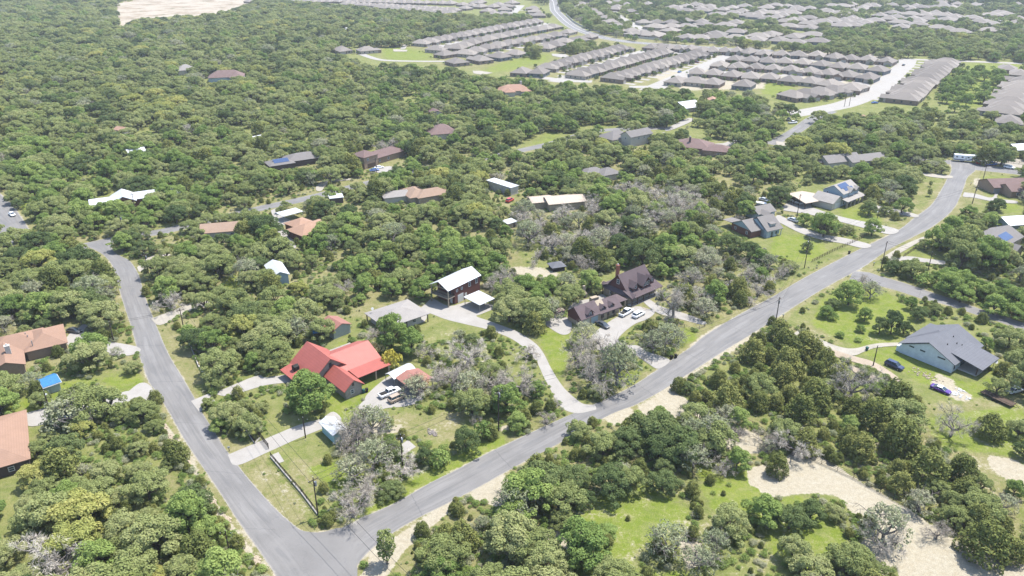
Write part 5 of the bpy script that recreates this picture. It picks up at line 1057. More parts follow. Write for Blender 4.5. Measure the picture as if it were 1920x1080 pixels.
# -- singled-out trees: (base x, base y, kind, scale, height factor, label)
HAND = [
 (779,746,'sparse',.95,1.0,'grey-green tree crowding the small red carport roof'), (650,846,'bare',.85,1.0,'bare tree in front of the teal shed'),
 (603,636,'oak',1.0,1.0,'oak overhanging the left half of the sage outbuilding roof'), (726,1057,'slim',1.05,1.15,'slim young oak alone on the stony corner below the road junction'), (1136,1008,'green',.62,.62,'small spreading green tree alone on the bright lawn at the bottom centre'),
 (583,770,'green',1.5,1.0,'dense bright green tree in front of the red-roofed house'), (432,798,'oak',.85,1.1,'oak beside the left street between the two driveways'), (468,815,'oak',.80,1.1,'oak right of the street-side oak between the two driveways'),
 (875,845,'dark',.72,1.25,'dark dense tree on the verge of the diagonal road'), (908,820,'bush',1.5,1.5,'bright green bush beside the dark verge tree'), (796,870,'darkround',.55,1.1,'dark upright tree right of the concrete slab'), (824,875,'bush',1.4,1.6,'bright feathery green bush right of the dark upright tree'),
 (732,930,'dark',.6,.8,'dark low shrub by the verge left of the slab'), (1104,546,'green',1.0,1.05,'bright green round tree behind the brown garage'), (1060,545,'sparse',.95,1.0,'pale olive tree left of the bright green round tree'),
 (955,603,'oak',1.25,1.0,'big spreading oak right of the white carport'), (1003,607,'oak',1.3,1.05,'big spreading oak above the curved drive lawn'), (1030,600,'sparse',1.1,1.0,'grey-green oak behind the spreading oaks'), (940,545,'bare',1.15,1.0,'pale grey bare tree right of the barn'), (965,552,'bare',1.0,1.0,'second pale grey bare tree right of the barn'),
 (1262,596,'bare',1.25,1.45,'tall bare tree right of the brown house porch'), (1222,642,'cedar',1.1,1.1,'dark juniper on the island by the brown garage drive'), (1247,655,'sparse',1.2,1.0,'pale half-bare oak beside the drive mouth'),
 (1112,728,'bare',1.35,1.1,'large grey bare oak left of the roadside pair'), (1157,722,'sparse',1.5,1.25,'tall half-bare oak by the diagonal road'), (1085,690,'bare',1.2,1.05,'grey bare oak beside the curved drive'), (1128,665,'bare',1.0,1.0,'grey bare tree below the parked dark car'), (1095,640,'sparse',.9,1.0,'small grey-green oak at the corner of the brown garage'), (1160,690,'sparse',1.1,1.0,'half-bare oak above the roadside pair'),
 (1548,595,'green',.62,.85,'round tree on the lawn by the side street junction, leftmost of the lawn trees'), (1560,578,'dark',.55,.9,'dark oak beside the road opposite the fence'), (1590,572,'green',1.15,1.0,'dense green tree at the side street corner'), (1612,545,'bare',.9,1.0,'grey bare tree at the side street corner'), (1630,560,'sparse',.85,1.1,'grey-leaved tree right of the corner tree'),
 (1620,602,'green',.6,1.01,'small spreading tree in the middle of the lawn'), (1612,622,'green',.4,0.81,'small tree low on the lawn above the gravel drive'), (1562,600,'bush',1.0,1.3,'small round shrub left on the lawn'), (1648,626,'darkround',.65,1.15,'oak left of the lawn group'), (1670,626,'darkround',.85,1.22,'largest oak of the lawn group'), (1694,625,'dark',.5,1.22,'dark oak right of the lawn group'), (1707,580,'green',.5,1.15,'round tree near the side street'), (1691,565,'bush',.8,1.2,'tiny dark shrub beside the side street'), (1608,640,'bush',.7,.9,'low shrub at the foot of the lawn'), (1575,632,'green',.35,0.68,'sapling low on the lawn'),
 (1634,441,'green',.95,1.0,'round tree beside the upper driveways'), (1543,445,'oakgreen',1.25,1.25,'large dark-shadowed oak on the lawn of the blue gabled house'), (1512,472,'darkround',.6,.9,'small round oak on the lawn beside the pole'), (1690,400,'oakgreen',1.0,1.05,'spreading oak near the upper bend'), (1742,368,'slim',.7,.8,'young upright tree on the verge below the cross street'), (1744,350,'slim',.55,.8,'second young upright tree on the verge'),
 (1856,427,'oakgreen',.95,1.05,'leaning oak on the dry lawn right of the road'), (1815,405,'oakgreen',.75,.9,'broad oak beside the pale driveway at right'), (1868,395,'dark',.8,1.0,'dark dense oak below the mauve-roofed stone house'),
 (1672,512,'dark',.7,1.0,'dark rounded shrub tree at the mouth of the side street'), (1698,518,'darkround',.55,.8,'green shrub tree right of the side street mouth'), (1733,535,'bush',2.0,1.2,'bright tangled bush at the foot of the tall pole'), (1800,566,'oakgreen',.95,.9,'large rounded bush above the side street'), (1862,590,'green',1.1,.8,'bright green bush mass above the side street'), (1905,598,'oakgreen',1.0,.8,'bush mass at the right edge above the side street'),
 (1762,470,'oakgreen',1.35,1.15,'left crown of the giant oak grove'), (1800,482,'oak',1.6,1.15,'central crown of the giant oak grove'), (1842,505,'oakgreen',1.55,1.2,'right crown of the giant oak grove'), (1800,505,'oak',1.4,1.2,'front crown of the giant oak grove'), (1868,500,'oak',1.3,1.1,'rightmost crown of the giant oak grove'), (1912,530,'sparse',.9,1,'grey-green tree at the right edge below the grove'),
 (1655,1015,'sparse',1.15,1.15,'twisted half-bare oak in the middle of the sandy lot'), (1650,1030,'bare',.9,1.0,'bare limbs beside the twisted oak on the sandy lot'), (1487,1052,'oak',.72,1.15,'round olive oak on the lawn edge left of the sandy lot'), (1428,980,'green',.95,.9,'dense green tree left of the sandy lot lawn'), (1517,975,'darkround',.7,.9,'ivy-covered stump tree between lawn and sand'), (1337,1040,'sparse',.8,1.1,'thin grey-green oak at the bottom of the lawn'), (1310,1070,'sparse',.8,1.0,'thin oak at the bottom edge of the photo'),
 (1455,890,'cedar',.9,1.1,'small juniper at the head of the sandy lot'), (1355,890,'bare',.6,1.0,'dead stump with broken limbs on the lower lot'), (1755,1010,'bare',.6,.9,'dead forked snag by the long fence'), (1782,818,'bare',.95,1.35,'slender bare tree alone in the dry field'), (1592,750,'bare',1.25,1.2,'dead silver oak with spreading limbs in the cedar thicket'), (1700,830,'cedar',1.0,1.0,'juniper left of the slender bare tree'), (1852,820,'cedar',1.25,.9,'broad juniper right of the slender bare tree'), (1868,740,'oak',.6,1.2,'small oak beside the black trailer'),
 (358,1000,'green',1.05,1.25,'dark green tree standing clear on the verge of the left street'), (372,1055,'cedar',1.3,1.0,'juniper clump below the verge tree'), (110,1075,'bare',1.3,.9,'pale bare thicket at the lower left corner'), (662,970,'bare',.95,1.1,'pale grey bare tree at the road corner'), (690,938,'bare',.95,1.0,'pale grey bare tree above the road corner'), (660,905,'sparse',1.0,1.0,'half-bare tree beside the lawn fence'), (700,880,'sparse',1.1,1.0,'broad bare tree left of the concrete slab'), (672,832,'bare',1.1,1.1,'bare oak over the teal shed'), (700,815,'sparse',1.1,1.1,'half-bare oak over the curved drive'), (735,855,'dark',.6,1,'dark tree left of the slab'), (762,890,'bare',.9,.8,'low bare thicket by the slab'),
 (735,655,'green',1.2,1.3,'tall bright green tree below the grey cottage'), (770,665,'green',1.0,1.1,'bright green tree right of the golden shrub'), (715,645,'bare',.9,1.1,'grey bare tree between bright green trees'), (735,690,'gold',1.6,1.7,'golden yellow shrub beside the white arched carport'), (703,665,'peach',1.4,1.4,'peach coloured shrub behind the red carport roof'), (683,653,'bush',1.2,1.1,'blue-green round shrub behind the red roof'), (661,640,'bush',.7,1.0,'small shrub on the garden lawn'), (787,733,'pink',.7,1.0,'pink-flowering tree over the small red carport'),
 (352,632,'bush',1.6,1.2,'round green bush at the top of the white wall'), (230,470,'green',1.1,.85,'bright round tree at the street bend'), (272,478,'dark',.9,.9,'dark olive tree casting a shadow at the street bend'), (862,636,'sparse',.55,.8,'grey shrub on the bare patch beside the drive'), (862,665,'green',.45,1.0,'small dark green tree left of the curved drive'), (990,672,'bare',.8,.8,'grey tree leaning over the curved drive'),
 (850,515,'green',1.4,1.2,'brilliant green tree behind the barn'), (878,505,'green',1.3,1.2,'brilliant green tree right behind the barn'), (825,505,'oakgreen',1.1,1.1,'green tree behind the barn roof'), (1205,500,'dark',1.35,1.2,'large dark evergreen oak behind the brown house'), (1180,492,'dark',1.1,1.1,'dark evergreen oak left behind the brown house'),
 (1045,247,'green',1.3,1.1,'bright green tree beside the back street lawn'), (1072,248,'green',1.0,1.0,'bright green tree right of the back street tree'), (1200,310,'yellow',1.2,1.0,'autumn-tinted oak below the grey two-storey house'), (160,390,'green',1.2,1.0,'vivid yellow-green tree left of the white ranch roof'), (150,405,'oakgreen',1.1,1.0,'vivid green tree below the ranch roof'), (1430,330,'yellow',.9,1.0,'yellowish oak left of the solar-panelled house'), (1458,385,'dark',1.1,1.2,'dark oak beside the wide carport'), (1395,395,'darkround',1.1,1.0,'dark round tree left of the parked boats'),
]
HP = []
for x, y, k, s, zs, lab in HAND:
    X, Y = G(x, y); tree_obj(k, rnd.randrange(60), X, Y, s, rnd.uniform(0, 6.28), {'cedar': 'juniper_tree', 'bush': 'bush', 'gold': 'bush', 'peach': 'bush'}.get(k, 'bare_tree' if k == 'bare' else 'oak_tree' if k in ('oak', 'dark', 'sparse', 'oakgreen') else 'tree'), lab, {'bush': 'bush', 'gold': 'bush', 'peach': 'bush'}.get(k, 'tree'), None, zs)
    HP.append((X, Y, 3.2 * s))
HP = np.array(HP)
# -- the woods: kind and density by zone (photograph outlines)
ZONES = [  # (outline, density, {kind: weight})
 ([(-200,-200),(2200,-200),(2200,1300),(-200,1300)], .95, dict(oak=62, oakgreen=13, dark=8, green=4, cedar=6, yellow=2, sparse=3, bare=1)),
 ([(-200,-200),(700,-200),(700,230),(-200,230)], 1, dict(oak=66, dark=13, oakgreen=10, yellow=6, cedar=1, sparse=4)),
 ([(1180,-30),(1930,-30),(1930,50),(1700,60),(1560,75),(1180,75)], .62, dict(oak=50, dark=30, oakgreen=20)),
 ([(240,180),(330,180),(380,215),(250,215)], 1, dict(yellow=70, oak=30)),
 ([(700,120),(1500,160),(1500,230),(700,260)], 1, dict(oak=45, oakgreen=25, dark=20, green=6, sparse=4)),
 ([(0,260),(420,280),(420,420),(0,420)], 1, dict(oak=35, oakgreen=38, green=14, dark=10, cedar=3)),
 ([(560,440),(1000,430),(960,560),(700,560)], 1, dict(oak=35, oakgreen=22, green=22, dark=10, cedar=6, sparse=5)),
 ([(960,390),(1400,360),(1470,430),(1440,590),(1280,600),(1240,480),(1000,500)], .92, dict(sparse=32, bare=22, cedar=14, oak=16, dark=6, green=6, greybush=4)),
 ([(1000,395),(1130,390),(1140,500),(990,490)], .95, dict(bare=50, sparse=30, cedar=12, dark=8)), ([(1150,340),(1300,345),(1310,420),(1150,410)], .95, dict(bare=42, sparse=30, oak=20, green=8)), ([(1225,430),(1300,420),(1300,560),(1240,560)], .55, dict(green=30, cedar=30, oak=20, bush=20)),
 ([(1290,440),(1450,440),(1480,520),(1380,600),(1280,590)], 1, dict(sparse=26, bare=30, cedar=22, green=10, dark=10, bush=2)),
 ([(1300,590),(1560,620),(1600,720),(1480,780),(1290,770)], 1, dict(cedar=88, oak=8, sparse=4)),
 ([(1480,700),(1900,800),(1920,1080),(1800,1060),(1640,940),(1480,850)], .95, dict(cedar=52, oak=26, green=8, sparse=8, bare=4, dark=2)),
 ([(1250,740),(1480,790),(1480,900),(1250,900)], .75, dict(oak=30, sparse=30, cedar=18, bare=10, green=12)),
 ([(940,760),(1280,760),(1290,920),(1100,950),(940,900)], 1, dict(oak=36, dark=36, cedar=12, oakgreen=10, sparse=6)),
 ([(760,930),(1040,930),(1120,1090),(740,1090)], 1, dict(oak=56, cedar=18, oakgreen=12, sparse=14)),
 ([(1160,900),(1460,900),(1460,1090),(1160,1090)], .36, dict(oak=30, sparse=26, green=20, dark=10, cedar=14)),
 ([(600,620),(1030,640),(1050,760),(930,800),(780,770)], .55, dict(bare=34, sparse=42, cedar=3, green=6, oak=11, greybush=4)),
 ([(600,780),(740,790),(720,960),(610,960)], .5, dict(bare=30, sparse=50, green=12, dark=8)),
 ([(0,880),(300,870),(440,1090),(0,1090)], 1, dict(oak=55, oakgreen=15, yellow=12, green=6, sparse=8, cedar=4)),
 ([(780,790),(960,720),(1000,790),(860,800)], 1, dict(green=25, dark=20, sparse=25, bare=15, oak=15)),
 ([(1040,740),(1100,745),(1090,800),(1010,800)], 1, dict(bare=80, sparse=20)),
 ([(1720,110),(1920,110),(1920,215),(1740,215)], .55, dict(green=50, oakgreen=35, bush=15)),
 ([(1780,480),(1920,500),(1920,590),(1760,560)], .8, dict(oakgreen=50, green=35, bush=15)),
 ([(1640,570),(1780,590),(1900,640),(1920,700),(1860,650),(1700,610)], .9, dict(oak=40, dark=20, green=30, sparse=10)),
 ([(1820,700),(1920,640),(1920,900),(1800,860)], .8, dict(cedar=40, oak=30, green=30)),
]
ZI = Raster()
for i, (p, d, k) in enumerate(ZONES): ZI.fill(p, i)
def scatter():
    rg = np.random.default_rng(11); out = []
    for d0, d1, s, sc0 in ((48, 330, 6.0, .95), (330, 700, 6.8, 1.02), (700, 1250, 8.2, 1.2), (1250, 2300, 10.8, 1.6)):
        ys = np.arange(d0, d1, s); xm = d1 * .95 + 60
        xs = np.arange(-xm, xm, s); X, Y = np.meshgrid(xs, ys); X = X + (np.arange(len(ys)) % 2)[:, None] * s / 2
        X = (X + rg.uniform(-.42, .42, X.shape) * s).ravel(); Y = (Y + rg.uniform(-.42, .42, Y.shape) * s).ravel()
        k = np.abs(X) < Y * .92 + 60; X = X[k]; Y = Y[k]
        out.append(np.stack([X, Y, np.full(len(X), sc0)], 1))
    A = np.vstack(out); X, Y, S0 = A.T; n = len(X)
    kinds = list(SPEC); zi = ZI.at(*PX(X, Y, 3.0)).astype(int)
    kd = np.zeros(n, int); keep = np.ones(n, bool); u = rg.uniform(size=n); dn = rg.uniform(size=n)
    for i, (p, d, w) in enumerate(ZONES):
        m = zi == i; c = np.cumsum([w.get(q, 0) for q in kinds]) / sum(w.values()); kd[m] = np.searchsorted(c, u[m]); keep[m] &= dn[m] < d
    S = S0 * (.5 + .82 * rg.uniform(0, 1, n) ** 1.2)
    def field(w, ph): return np.sin(X / w + ph + 1.7 * np.sin(Y / (w * 1.3) + ph)) * np.sin(Y / (w * .9) - ph + 1.3 * np.sin(X / (w * 1.7)))
    gap = field(17, .4) + .8 * field(8.3, 2.1); keep &= ~((gap > 1.05) & (rg.uniform(size=n) < .85)); S *= 1 - .18 * np.clip(gap, -1, 1)
    drift = field(60, 1.0); keep &= ~((gap > .75) & (rg.uniform(size=n) < .4))
    small = np.isin(kd, [kinds.index(q) for q in ('bush', 'greybush')]); ced = kd == kinds.index('cedar'); S[ced] *= 1.3
    rad = np.where(small, 1.6, np.where(ced, 2.2, 4.2)) * S; hc = np.where(small, 1.0, np.where(ced, 2.6, 3.6)) * S
    cx, cy = PX(X, Y, hc); ppm = FPX / (Y * CT + (CAMH - hc) * ST)
    hit = np.zeros(n)
    for ax, ay in ((0, 0), (.8, 0), (-.8, 0), (0, .6), (0, -.6), (.5, .4), (-.5, .4), (.5, -.4), (-.5, -.4)):
        hit += OPEN.at(cx + ax * rad * ppm, cy + ay * rad * ppm * .75)
    big = hit >= 1.5
    # squeeze smaller trees into edges instead of dropping them all
    S2 = np.where(big, S * .5, S); hit2 = np.zeros(n); rad2 = rad * .5
    for ax, ay in ((0, 0), (.8, 0), (-.8, 0), (0, .7), (0, -.7)): hit2 += OPEN.at(cx + ax * rad2 * ppm, cy + ay * rad2 * ppm * .75)
    keep &= ~(big & (hit2 >= 1)); S = S2
    bx, by = PX(X, Y); keep &= OCC.at(bx, by) < .5
    if len(HP):
        for hx, hy, hr in HP: keep &= (X - hx) ** 2 + (Y - hy) ** 2 > (hr * .9) ** 2
    inframe = (cx > -40) & (cx < 1960) & (cy > -10) & (by < 1180)
    r = np.stack([X, Y, S, kd, rg.uniform(0, 6.28, n), inframe, cx, cy, rg.integers(0, 60, n)], 1)[keep]
    return r, kinds
TREES, KN = scatter()
cls = np.array([{'cedar': 1, 'sparse': 2, 'bare': 2, 'bush': 3, 'greybush': 3}.get(k, 0) for k in KN])[TREES[:, 3].astype(int)]
dist = TREES[:, 0] ** 2 + TREES[:, 1] ** 2; dist = np.where(TREES[:, 5] > 0, dist, 1e12); single = np.zeros(len(TREES), bool)
for c, lim in ((0, 225), (1, 170), (2, 150), (3, 40)):
    idx = np.where(cls == c)[0]; idx = idx[np.argsort(dist[idx])][:lim]; single[idx[dist[idx] < 330 ** 2]] = True
REG = [([(-200,860),(470,860),(470,1300),(-200,1300)], 'in the lower left thicket'), ([(-200,560),(300,560),(300,860),(-200,860)], 'around the salmon-roofed houses'), ([(-200,400),(260,400),(260,560),(-200,560)], 'left of the street bend'),
 ([(260,440),(520,440),(520,600),(260,600)], 'inside the street bend'), ([(300,600),(560,600),(560,760),(300,760)], 'left of the red-roofed house'), ([(500,400),(860,400),(860,620),(500,620)], 'above the grey cottage'), ([(560,600),(1050,600),(1050,780),(560,780)], 'left of the curved drive'),
 ([(560,780),(960,780),(960,960),(560,960)], 'along the grassy verge'), ([(680,900),(1060,900),(1060,1300),(680,1300)], 'in the bottom oak clump'), ([(920,740),(1260,740),(1260,940),(920,940)], 'in the grove hiding the road'),
 ([(1060,900),(1480,900),(1480,1300),(1060,1300)], 'on the half-open lower lot'), ([(1240,740),(1500,740),(1500,900),(1240,900)], 'by the upper mesh fence'), ([(1280,560),(1620,560),(1620,790),(1280,790)], 'in the juniper thicket'), ([(1480,760),(1800,760),(1800,960),(1480,960)], 'right of the mesh fence'),
 ([(1640,900),(2100,900),(2100,1300),(1640,1300)], 'beyond the sandy lot'), ([(1760,620),(2100,620),(2100,960),(1760,960)], 'around the black trailer'), ([(1600,560),(2100,560),(2100,680),(1600,680)], 'behind the white house'), ([(850,380),(1290,380),(1290,600),(850,600)], 'behind the brown house'), ([(1250,380),(1520,380),(1520,620),(1250,620)], 'in the silvery roadside thicket')]
def region(x, y):
    for p, t in REG:
        if pip(np.array([x]), np.array([y]), p)[0]: return t
    return 'in the right-hand woods' if x > 1450 else 'in the left woods' if x < 600 else 'in the middle woods'
DESC = {'oak': ('oak_tree', 'olive-green oak'), 'oakgreen': ('oak_tree', 'fresh green oak'), 'dark': ('oak_tree', 'dark green oak'), 'darkround': ('oak_tree', 'dark round oak'), 'green': ('tree', 'bright green round tree'), 'yellow': ('oak_tree', 'yellowish oak'), 'cedar': ('juniper_tree', 'dark juniper'), 'sparse': ('oak_tree', 'half-bare grey-green oak'), 'bare': ('bare_tree', 'leafless grey tree'), 'bush': ('bush', 'low green bush'), 'greybush': ('bush', 'low grey bush'), 'slim': ('tree', 'slim young tree')}
buckets = {}
for r in TREES[single]:
    k = KN[int(r[3])]; s = r[2]; sz = 'small' if s < .55 else 'large' if s > .95 else 'medium'; buckets.setdefault((k, sz, region(r[6], r[7])), []).append(r)
for (k, sz, reg), rs in buckets.items():
    nm, dsc = DESC[k]; rs.sort(key=lambda r: r[6]); m = len(rs)
    for i, r in enumerate(rs):
        if m == 1: lab = 'the %s %s %s' % (sz, dsc, reg)
        elif m == 2: lab = '%s of the two %s %ss %s' % (('left', 'right')[i], sz, dsc, reg)
        else: lab = '%s %s %s from the left %s' % (ORD[i] if i < 30 else 'last', sz, dsc, reg)
        tree_obj(k, int(r[8]), r[0], r[1], r[2], r[4], nm, lab, 'bush' if 'bush' in k else 'tree', '%s %ss %s' % (sz, dsc, reg) if m > 1 else None)
# the rest of the woods: one object that carries copies of the same trees
def woodland(name, P, protos):
    me = bpy.data.meshes.new(name); n = len(P); me.vertices.add(n); co = np.zeros((n, 3), np.float32); co[:, :2] = P[:, :2]; me.vertices.foreach_set('co', co.ravel())
    for nm, ty, v in (('scl', 'FLOAT', P[:, 2].astype(np.float32)), ('rot', 'FLOAT', P[:, 3].astype(np.float32)), ('idx', 'INT', P[:, 4].astype(np.int32))):
        a = me.attributes.new(nm, ty, 'POINT'); a.data.foreach_set('value', v)
    o = bpy.data.objects.new(name, me); COL.objects.link(o); tag(o, kind='stuff')
    c = bpy.data.collections.new(name + '_kinds')
    for i, (cm, tm) in enumerate(protos):
        import bmesh
        q = cm.copy(); q.name = 'kind'
        bm = bmesh.new(); bm.from_mesh(q); n0 = len(bm.faces)
        bm.from_mesh(tm); bm.faces.ensure_lookup_table()
        for f in bm.faces[n0:]: f.material_index = 1
        bm.to_mesh(q); bm.free(); q.materials.append(tm.materials[0]); c.objects.link(bpy.data.objects.new('k%03d' % i, q))
    ng = bpy.data.node_groups.new(name, 'GeometryNodeTree'); ng.interface.new_socket('Geometry', in_out='INPUT', socket_type='NodeSocketGeometry'); ng.interface.new_socket('Geometry', in_out='OUTPUT', socket_type='NodeSocketGeometry')
    gi = ng.nodes.new('NodeGroupInput'); go = ng.nodes.new('NodeGroupOutput'); ci = ng.nodes.new('GeometryNodeCollectionInfo'); ci.inputs[0].default_value = c; ci.inputs[1].default_value = True; ci.inputs[2].default_value = True
    ip = ng.nodes.new('GeometryNodeInstanceOnPoints'); ip.inputs['Pick Instance'].default_value = True
    def at(nm, ty):
        a = ng.nodes.new('GeometryNodeInputNamedAttribute'); a.data_type = ty; a.inputs[0].default_value = nm; return a.outputs['Attribute']
    cb = ng.nodes.new('ShaderNodeCombineXYZ'); ng.links.new(at('rot', 'FLOAT'), cb.inputs[2]); sb = ng.nodes.new('ShaderNodeCombineXYZ'); sv = at('scl', 'FLOAT')
    for i in range(3): ng.links.new(sv, sb.inputs[i])
    ng.links.new(gi.outputs[0], ip.inputs['Points']); ng.links.new(ci.outputs[0], ip.inputs['Instance']); ng.links.new(at('idx', 'INT'), ip.inputs['Instance Index'])
    ng.links.new(cb.outputs[0], ip.inputs['Rotation']); ng.links.new(sb.outputs[0], ip.inputs['Scale']); ng.links.new(ip.outputs[0], go.inputs[0])
    md = o.modifiers.new('copies', 'NODES'); md.node_group = ng; return o
protos = []; off = {}
for k in KN: off[k] = len(protos); protos += PROTO[k]
rest = TREES[~single]; ix = np.array([off[KN[int(a)]] + int(b) % len(PROTO[KN[int(a)]]) for a, b in zip(rest[:, 3], rest[:, 8])])
woodland('woodland', np.stack([rest[:, 0], rest[:, 1], rest[:, 2], rest[:, 4], ix], 1), protos)
# undergrowth: weeds, tufts and low scrub that nobody could count, thick under the trees and thin on the open ground
rg = np.random.default_rng(5); n = 34000; u = rg.uniform(size=n); Y = 85 + 330 * u ** 1.25; X = rg.uniform(-.74, .74, n) * Y
bx, by = PX(X, Y); k = (OCC.at(bx, by) < .5) & (SAND.at(bx, by) < .5) & ((OPEN.at(bx, by) < .5) | (rg.uniform(size=n) < .05)) & ((LUSH.at(bx, by) < .4) | (rg.uniform(size=n) < .2)) & ~((bx > 1040) & (bx < 1560) & (by > 890) & (rg.uniform(size=n) < .6)); X, Y = X[k], Y[k]; bx, by = bx[k], by[k]
sc_ = np.where(OPEN.at(bx, by) > .5, rg.uniform(.08, .22, len(X)), rg.uniform(.2, .75, len(X)) * rg.uniform(.4, 1, len(X)))
ids = rg.choice([off['bush'], off['bush'] + 1, off['greybush'], off['cedar']], len(X), p=[.35, .3, .25, .1])
woodland('undergrowth', np.stack([X, Y, sc_, rg.uniform(0, 6.28, len(X)), ids], 1), protos)
# yard shrubs of the estates
pts = []
for o in list(bpy.data.objects):
    if o.name.startswith('tract_house') and o.type == 'EMPTY':
        c, s = math.cos(o.rotation_euler.z), math.sin(o.rotation_euler.z)
        for _ in range(5):
            x, y = rnd.choice(((rnd.uniform(3, 8), rnd.uniform(-15, -12)), (rnd.uniform(-8, 8), rnd.uniform(11, 15)))); pts.append((o.location.x + x * c - y * s, o.location.y + x * s + y * c, rnd.uniform(.35, .95), rnd.uniform(0, 6), off['bush'] + rnd.randrange(2)) if rnd.random() < .6 else (o.location.x + x * c - y * s, o.location.y + x * s + y * c, rnd.uniform(.35, .55), 1, off['darkround']))
woodland('yard_shrubs', np.array(pts), protos)
# ---------------------------------------------------------------- vehicles
def car(label, px, deg, body, kind='sedan', name='car', cat='car', group=None, roofmat=None):
    X, Y = G(*px); t = thing(name, label, cat, (X, Y), R(deg), group)
    L, W = {'sedan': (4.8, 1.85), 'suv': (4.9, 1.95), 'pickup': (5.9, 2.0), 'sports': (4.9, 1.95)}[kind]
    hx, hw = L / 2, W / 2
    low = {'sedan': [(-hx, .45, .85, .80), (-hx + .2, .3, .98, .95), (-1.2, .28, 1.0, 1), (1.0, .28, .96, 1), (hx - .35, .3, .84, .95), (hx, .42, .68, .78)], 'suv': [(-hx, .5, 1.05, .85), (-hx + .15, .35, 1.15, .97), (-1, .33, 1.15, 1), (1.1, .33, 1.12, 1), (hx - .3, .35, 1.02, .95), (hx, .5, .85, .82)],
           'sports': [(-hx, .4, .85, .85), (-hx + .25, .28, .95, .97), (-1, .25, .92, 1), (.8, .25, .88, .98), (hx - .4, .27, .78, .95), (hx, .38, .6, .8)], 'pickup': [(-hx, .5, 1.12, .92), (-hx + .1, .4, 1.15, .98), (-1, .38, 1.15, 1), (1.2, .38, 1.15, 1), (hx - .3, .4, 1.1, .96), (hx, .5, .9, .85)]}[kind]
    b = MB(); rr = []
    for x, z0, z1, k in low:
        y = hw * k; rr.append([(x, -y * .9, z0), (x, y * .9, z0), (x, y, z0 + .25), (x, y, z1 - .12), (x, y * .86, z1), (x, -y * .86, z1), (x, -y, z1 - .12), (x, -y, z0 + .25)])
    b.rings(rr); zb = low[2][2]
    if kind == 'pickup': b2 = MB(); b2.box(-hx + .18, -hw * .78, 1.16, -.85, hw * .78, 1.165); 
    ob = b.build('body', body, t)
    if kind == 'pickup': b2.build('cargo_bed', M['dark'], t)
    cab = {'sedan': (-1.75, -1.0, .55, 1.35, 1.43), 'suv': (-2.3, -1.95, .5, 1.3, 1.75), 'sports': (-1.9, -.9, .35, 1.3, 1.3), 'pickup': (-.8, -.6, 1.0, 1.75, 1.85)}[kind]
    x0, x1, x2, x3, zt = cab; g = MB()
    ring = lambda x, z, y: [(x, -y, z), (x, y, z)]
    A = [(x0, -hw * .84, zb - .03), (x3, -hw * .84, zb - .03), (x3, hw * .84, zb - .03), (x0, hw * .84, zb - .03)]; Bq = [(x1, -hw * .68, zt), (x2, -hw * .68, zt), (x2, hw * .68, zt), (x1, hw * .68, zt)]
    g.hull2(A, Bq); g.build('windows', M['glass'], t)
    rf = MB(); rf.hull2([(p[0], p[1] * 1.01, p[2] - .04) for p in Bq], [(p[0] * .97, p[1] * .93, p[2] + .05) for p in Bq])
    for s in (-1, 1):
        for (a, bq) in ((0, 0), (1, 1)):
            pa = A[a]; pb = Bq[bq]; rf.tube([(pa[0], s * abs(pa[1]), pa[2]), (pb[0], s * abs(pb[1]), pb[2])], .05, 4)
        xm = (x0 + x3) / 2; rf.tube([(xm, s * hw * .845, zb), ((x1 + x2) / 2, s * hw * .685, zt)], .05, 4)
    rf.build('roof', roofmat or body, t)
    rw = .36 if kind in ('suv', 'pickup') else .32
    for sx in (-hx + .95, hx - .95):
        for sy in (-1, 1):
            q = MB(); q.tube([(sx, sy * (hw - .2), rw), (sx, sy * (hw + .02), rw)], rw, 12); w_ = q.build('wheel', M['tyre'], t); q = MB(); q.tube([(sx, sy * (hw), rw), (sx, sy * (hw + .035), rw)], rw * .58, 10); q.build('rim', M['rim'], w_)
    for sy in (-1, 1):
        q = MB(); q.box(hx - .12, sy * hw * .6 - .16, .62, hx - .02, sy * hw * .6 + .16, .76); q.build('headlight', M['lamp_glass'], t); q = MB(); q.box(-hx - .01, sy * hw * .66 - .13, .75, -hx + .08, sy * hw * .66 + .13, .9); q.build('tail_light', M['terra'], t)
    return t
Wc = paint('white_paint', (.78, .79, .80)); Sv = paint('silver_paint', (.42, .44, .46)); Nv = paint('navy_paint', (.02, .03, .08)); Dk = paint('dark_grey_paint', (.05, .055, .06)); Tn = paint('tan_paint', (.34, .26, .19)); Pu = paint('purple_paint', (.06, .01, .18)); Rd = paint('red_paint', (.42, .02, .02)); Bl = paint('blue_paint', (.04, .12, .35)); Mr = paint('maroon_paint', (.15, .02, .03))
car('white pickup truck with dark bed parked nearest the brown garage porch', (1174, 589), ang_px((1166,594),(1190,580)), Wc, 'pickup', 'pickup_truck', 'pickup truck')
car('white sport utility vehicle parked right of the white pickup', (1197, 593), ang_px((1187,597),(1209,585)), Wc, 'suv', 'parked_car', 'car')
car('dark car parked in front of the blue garage door', (1130, 612), ang_px((1120,607),(1138,616)), Dk, 'sedan', 'parked_car', 'car')
car('white pickup with dark bed cover on the drive of the red-roofed house', (731, 740), ang_px((717,746),(747,734)), Wc, 'pickup', 'pickup_truck', 'pickup truck')
car('tan sport utility vehicle parked beside the white pickup', (745, 750), ang_px((735,755),(757,745)), Tn, 'suv', 'parked_car', 'car')
car('navy sport utility vehicle parked on the dirt track of the white house', (1676, 689), ang_px((1662,683),(1692,696)), Nv, 'suv', 'parked_car', 'car')
car('purple sports car with white top parked beside the rubble pile', (1763, 733), ang_px((1746,726),(1783,741)), Pu, 'sports', 'parked_car', 'car', roofmat=Wc)
car('dark grey sedan parked by the salmon ranch house', (140, 623), ang_px((129,621),(152,625)), Dk, 'sedan', 'parked_car', 'car')
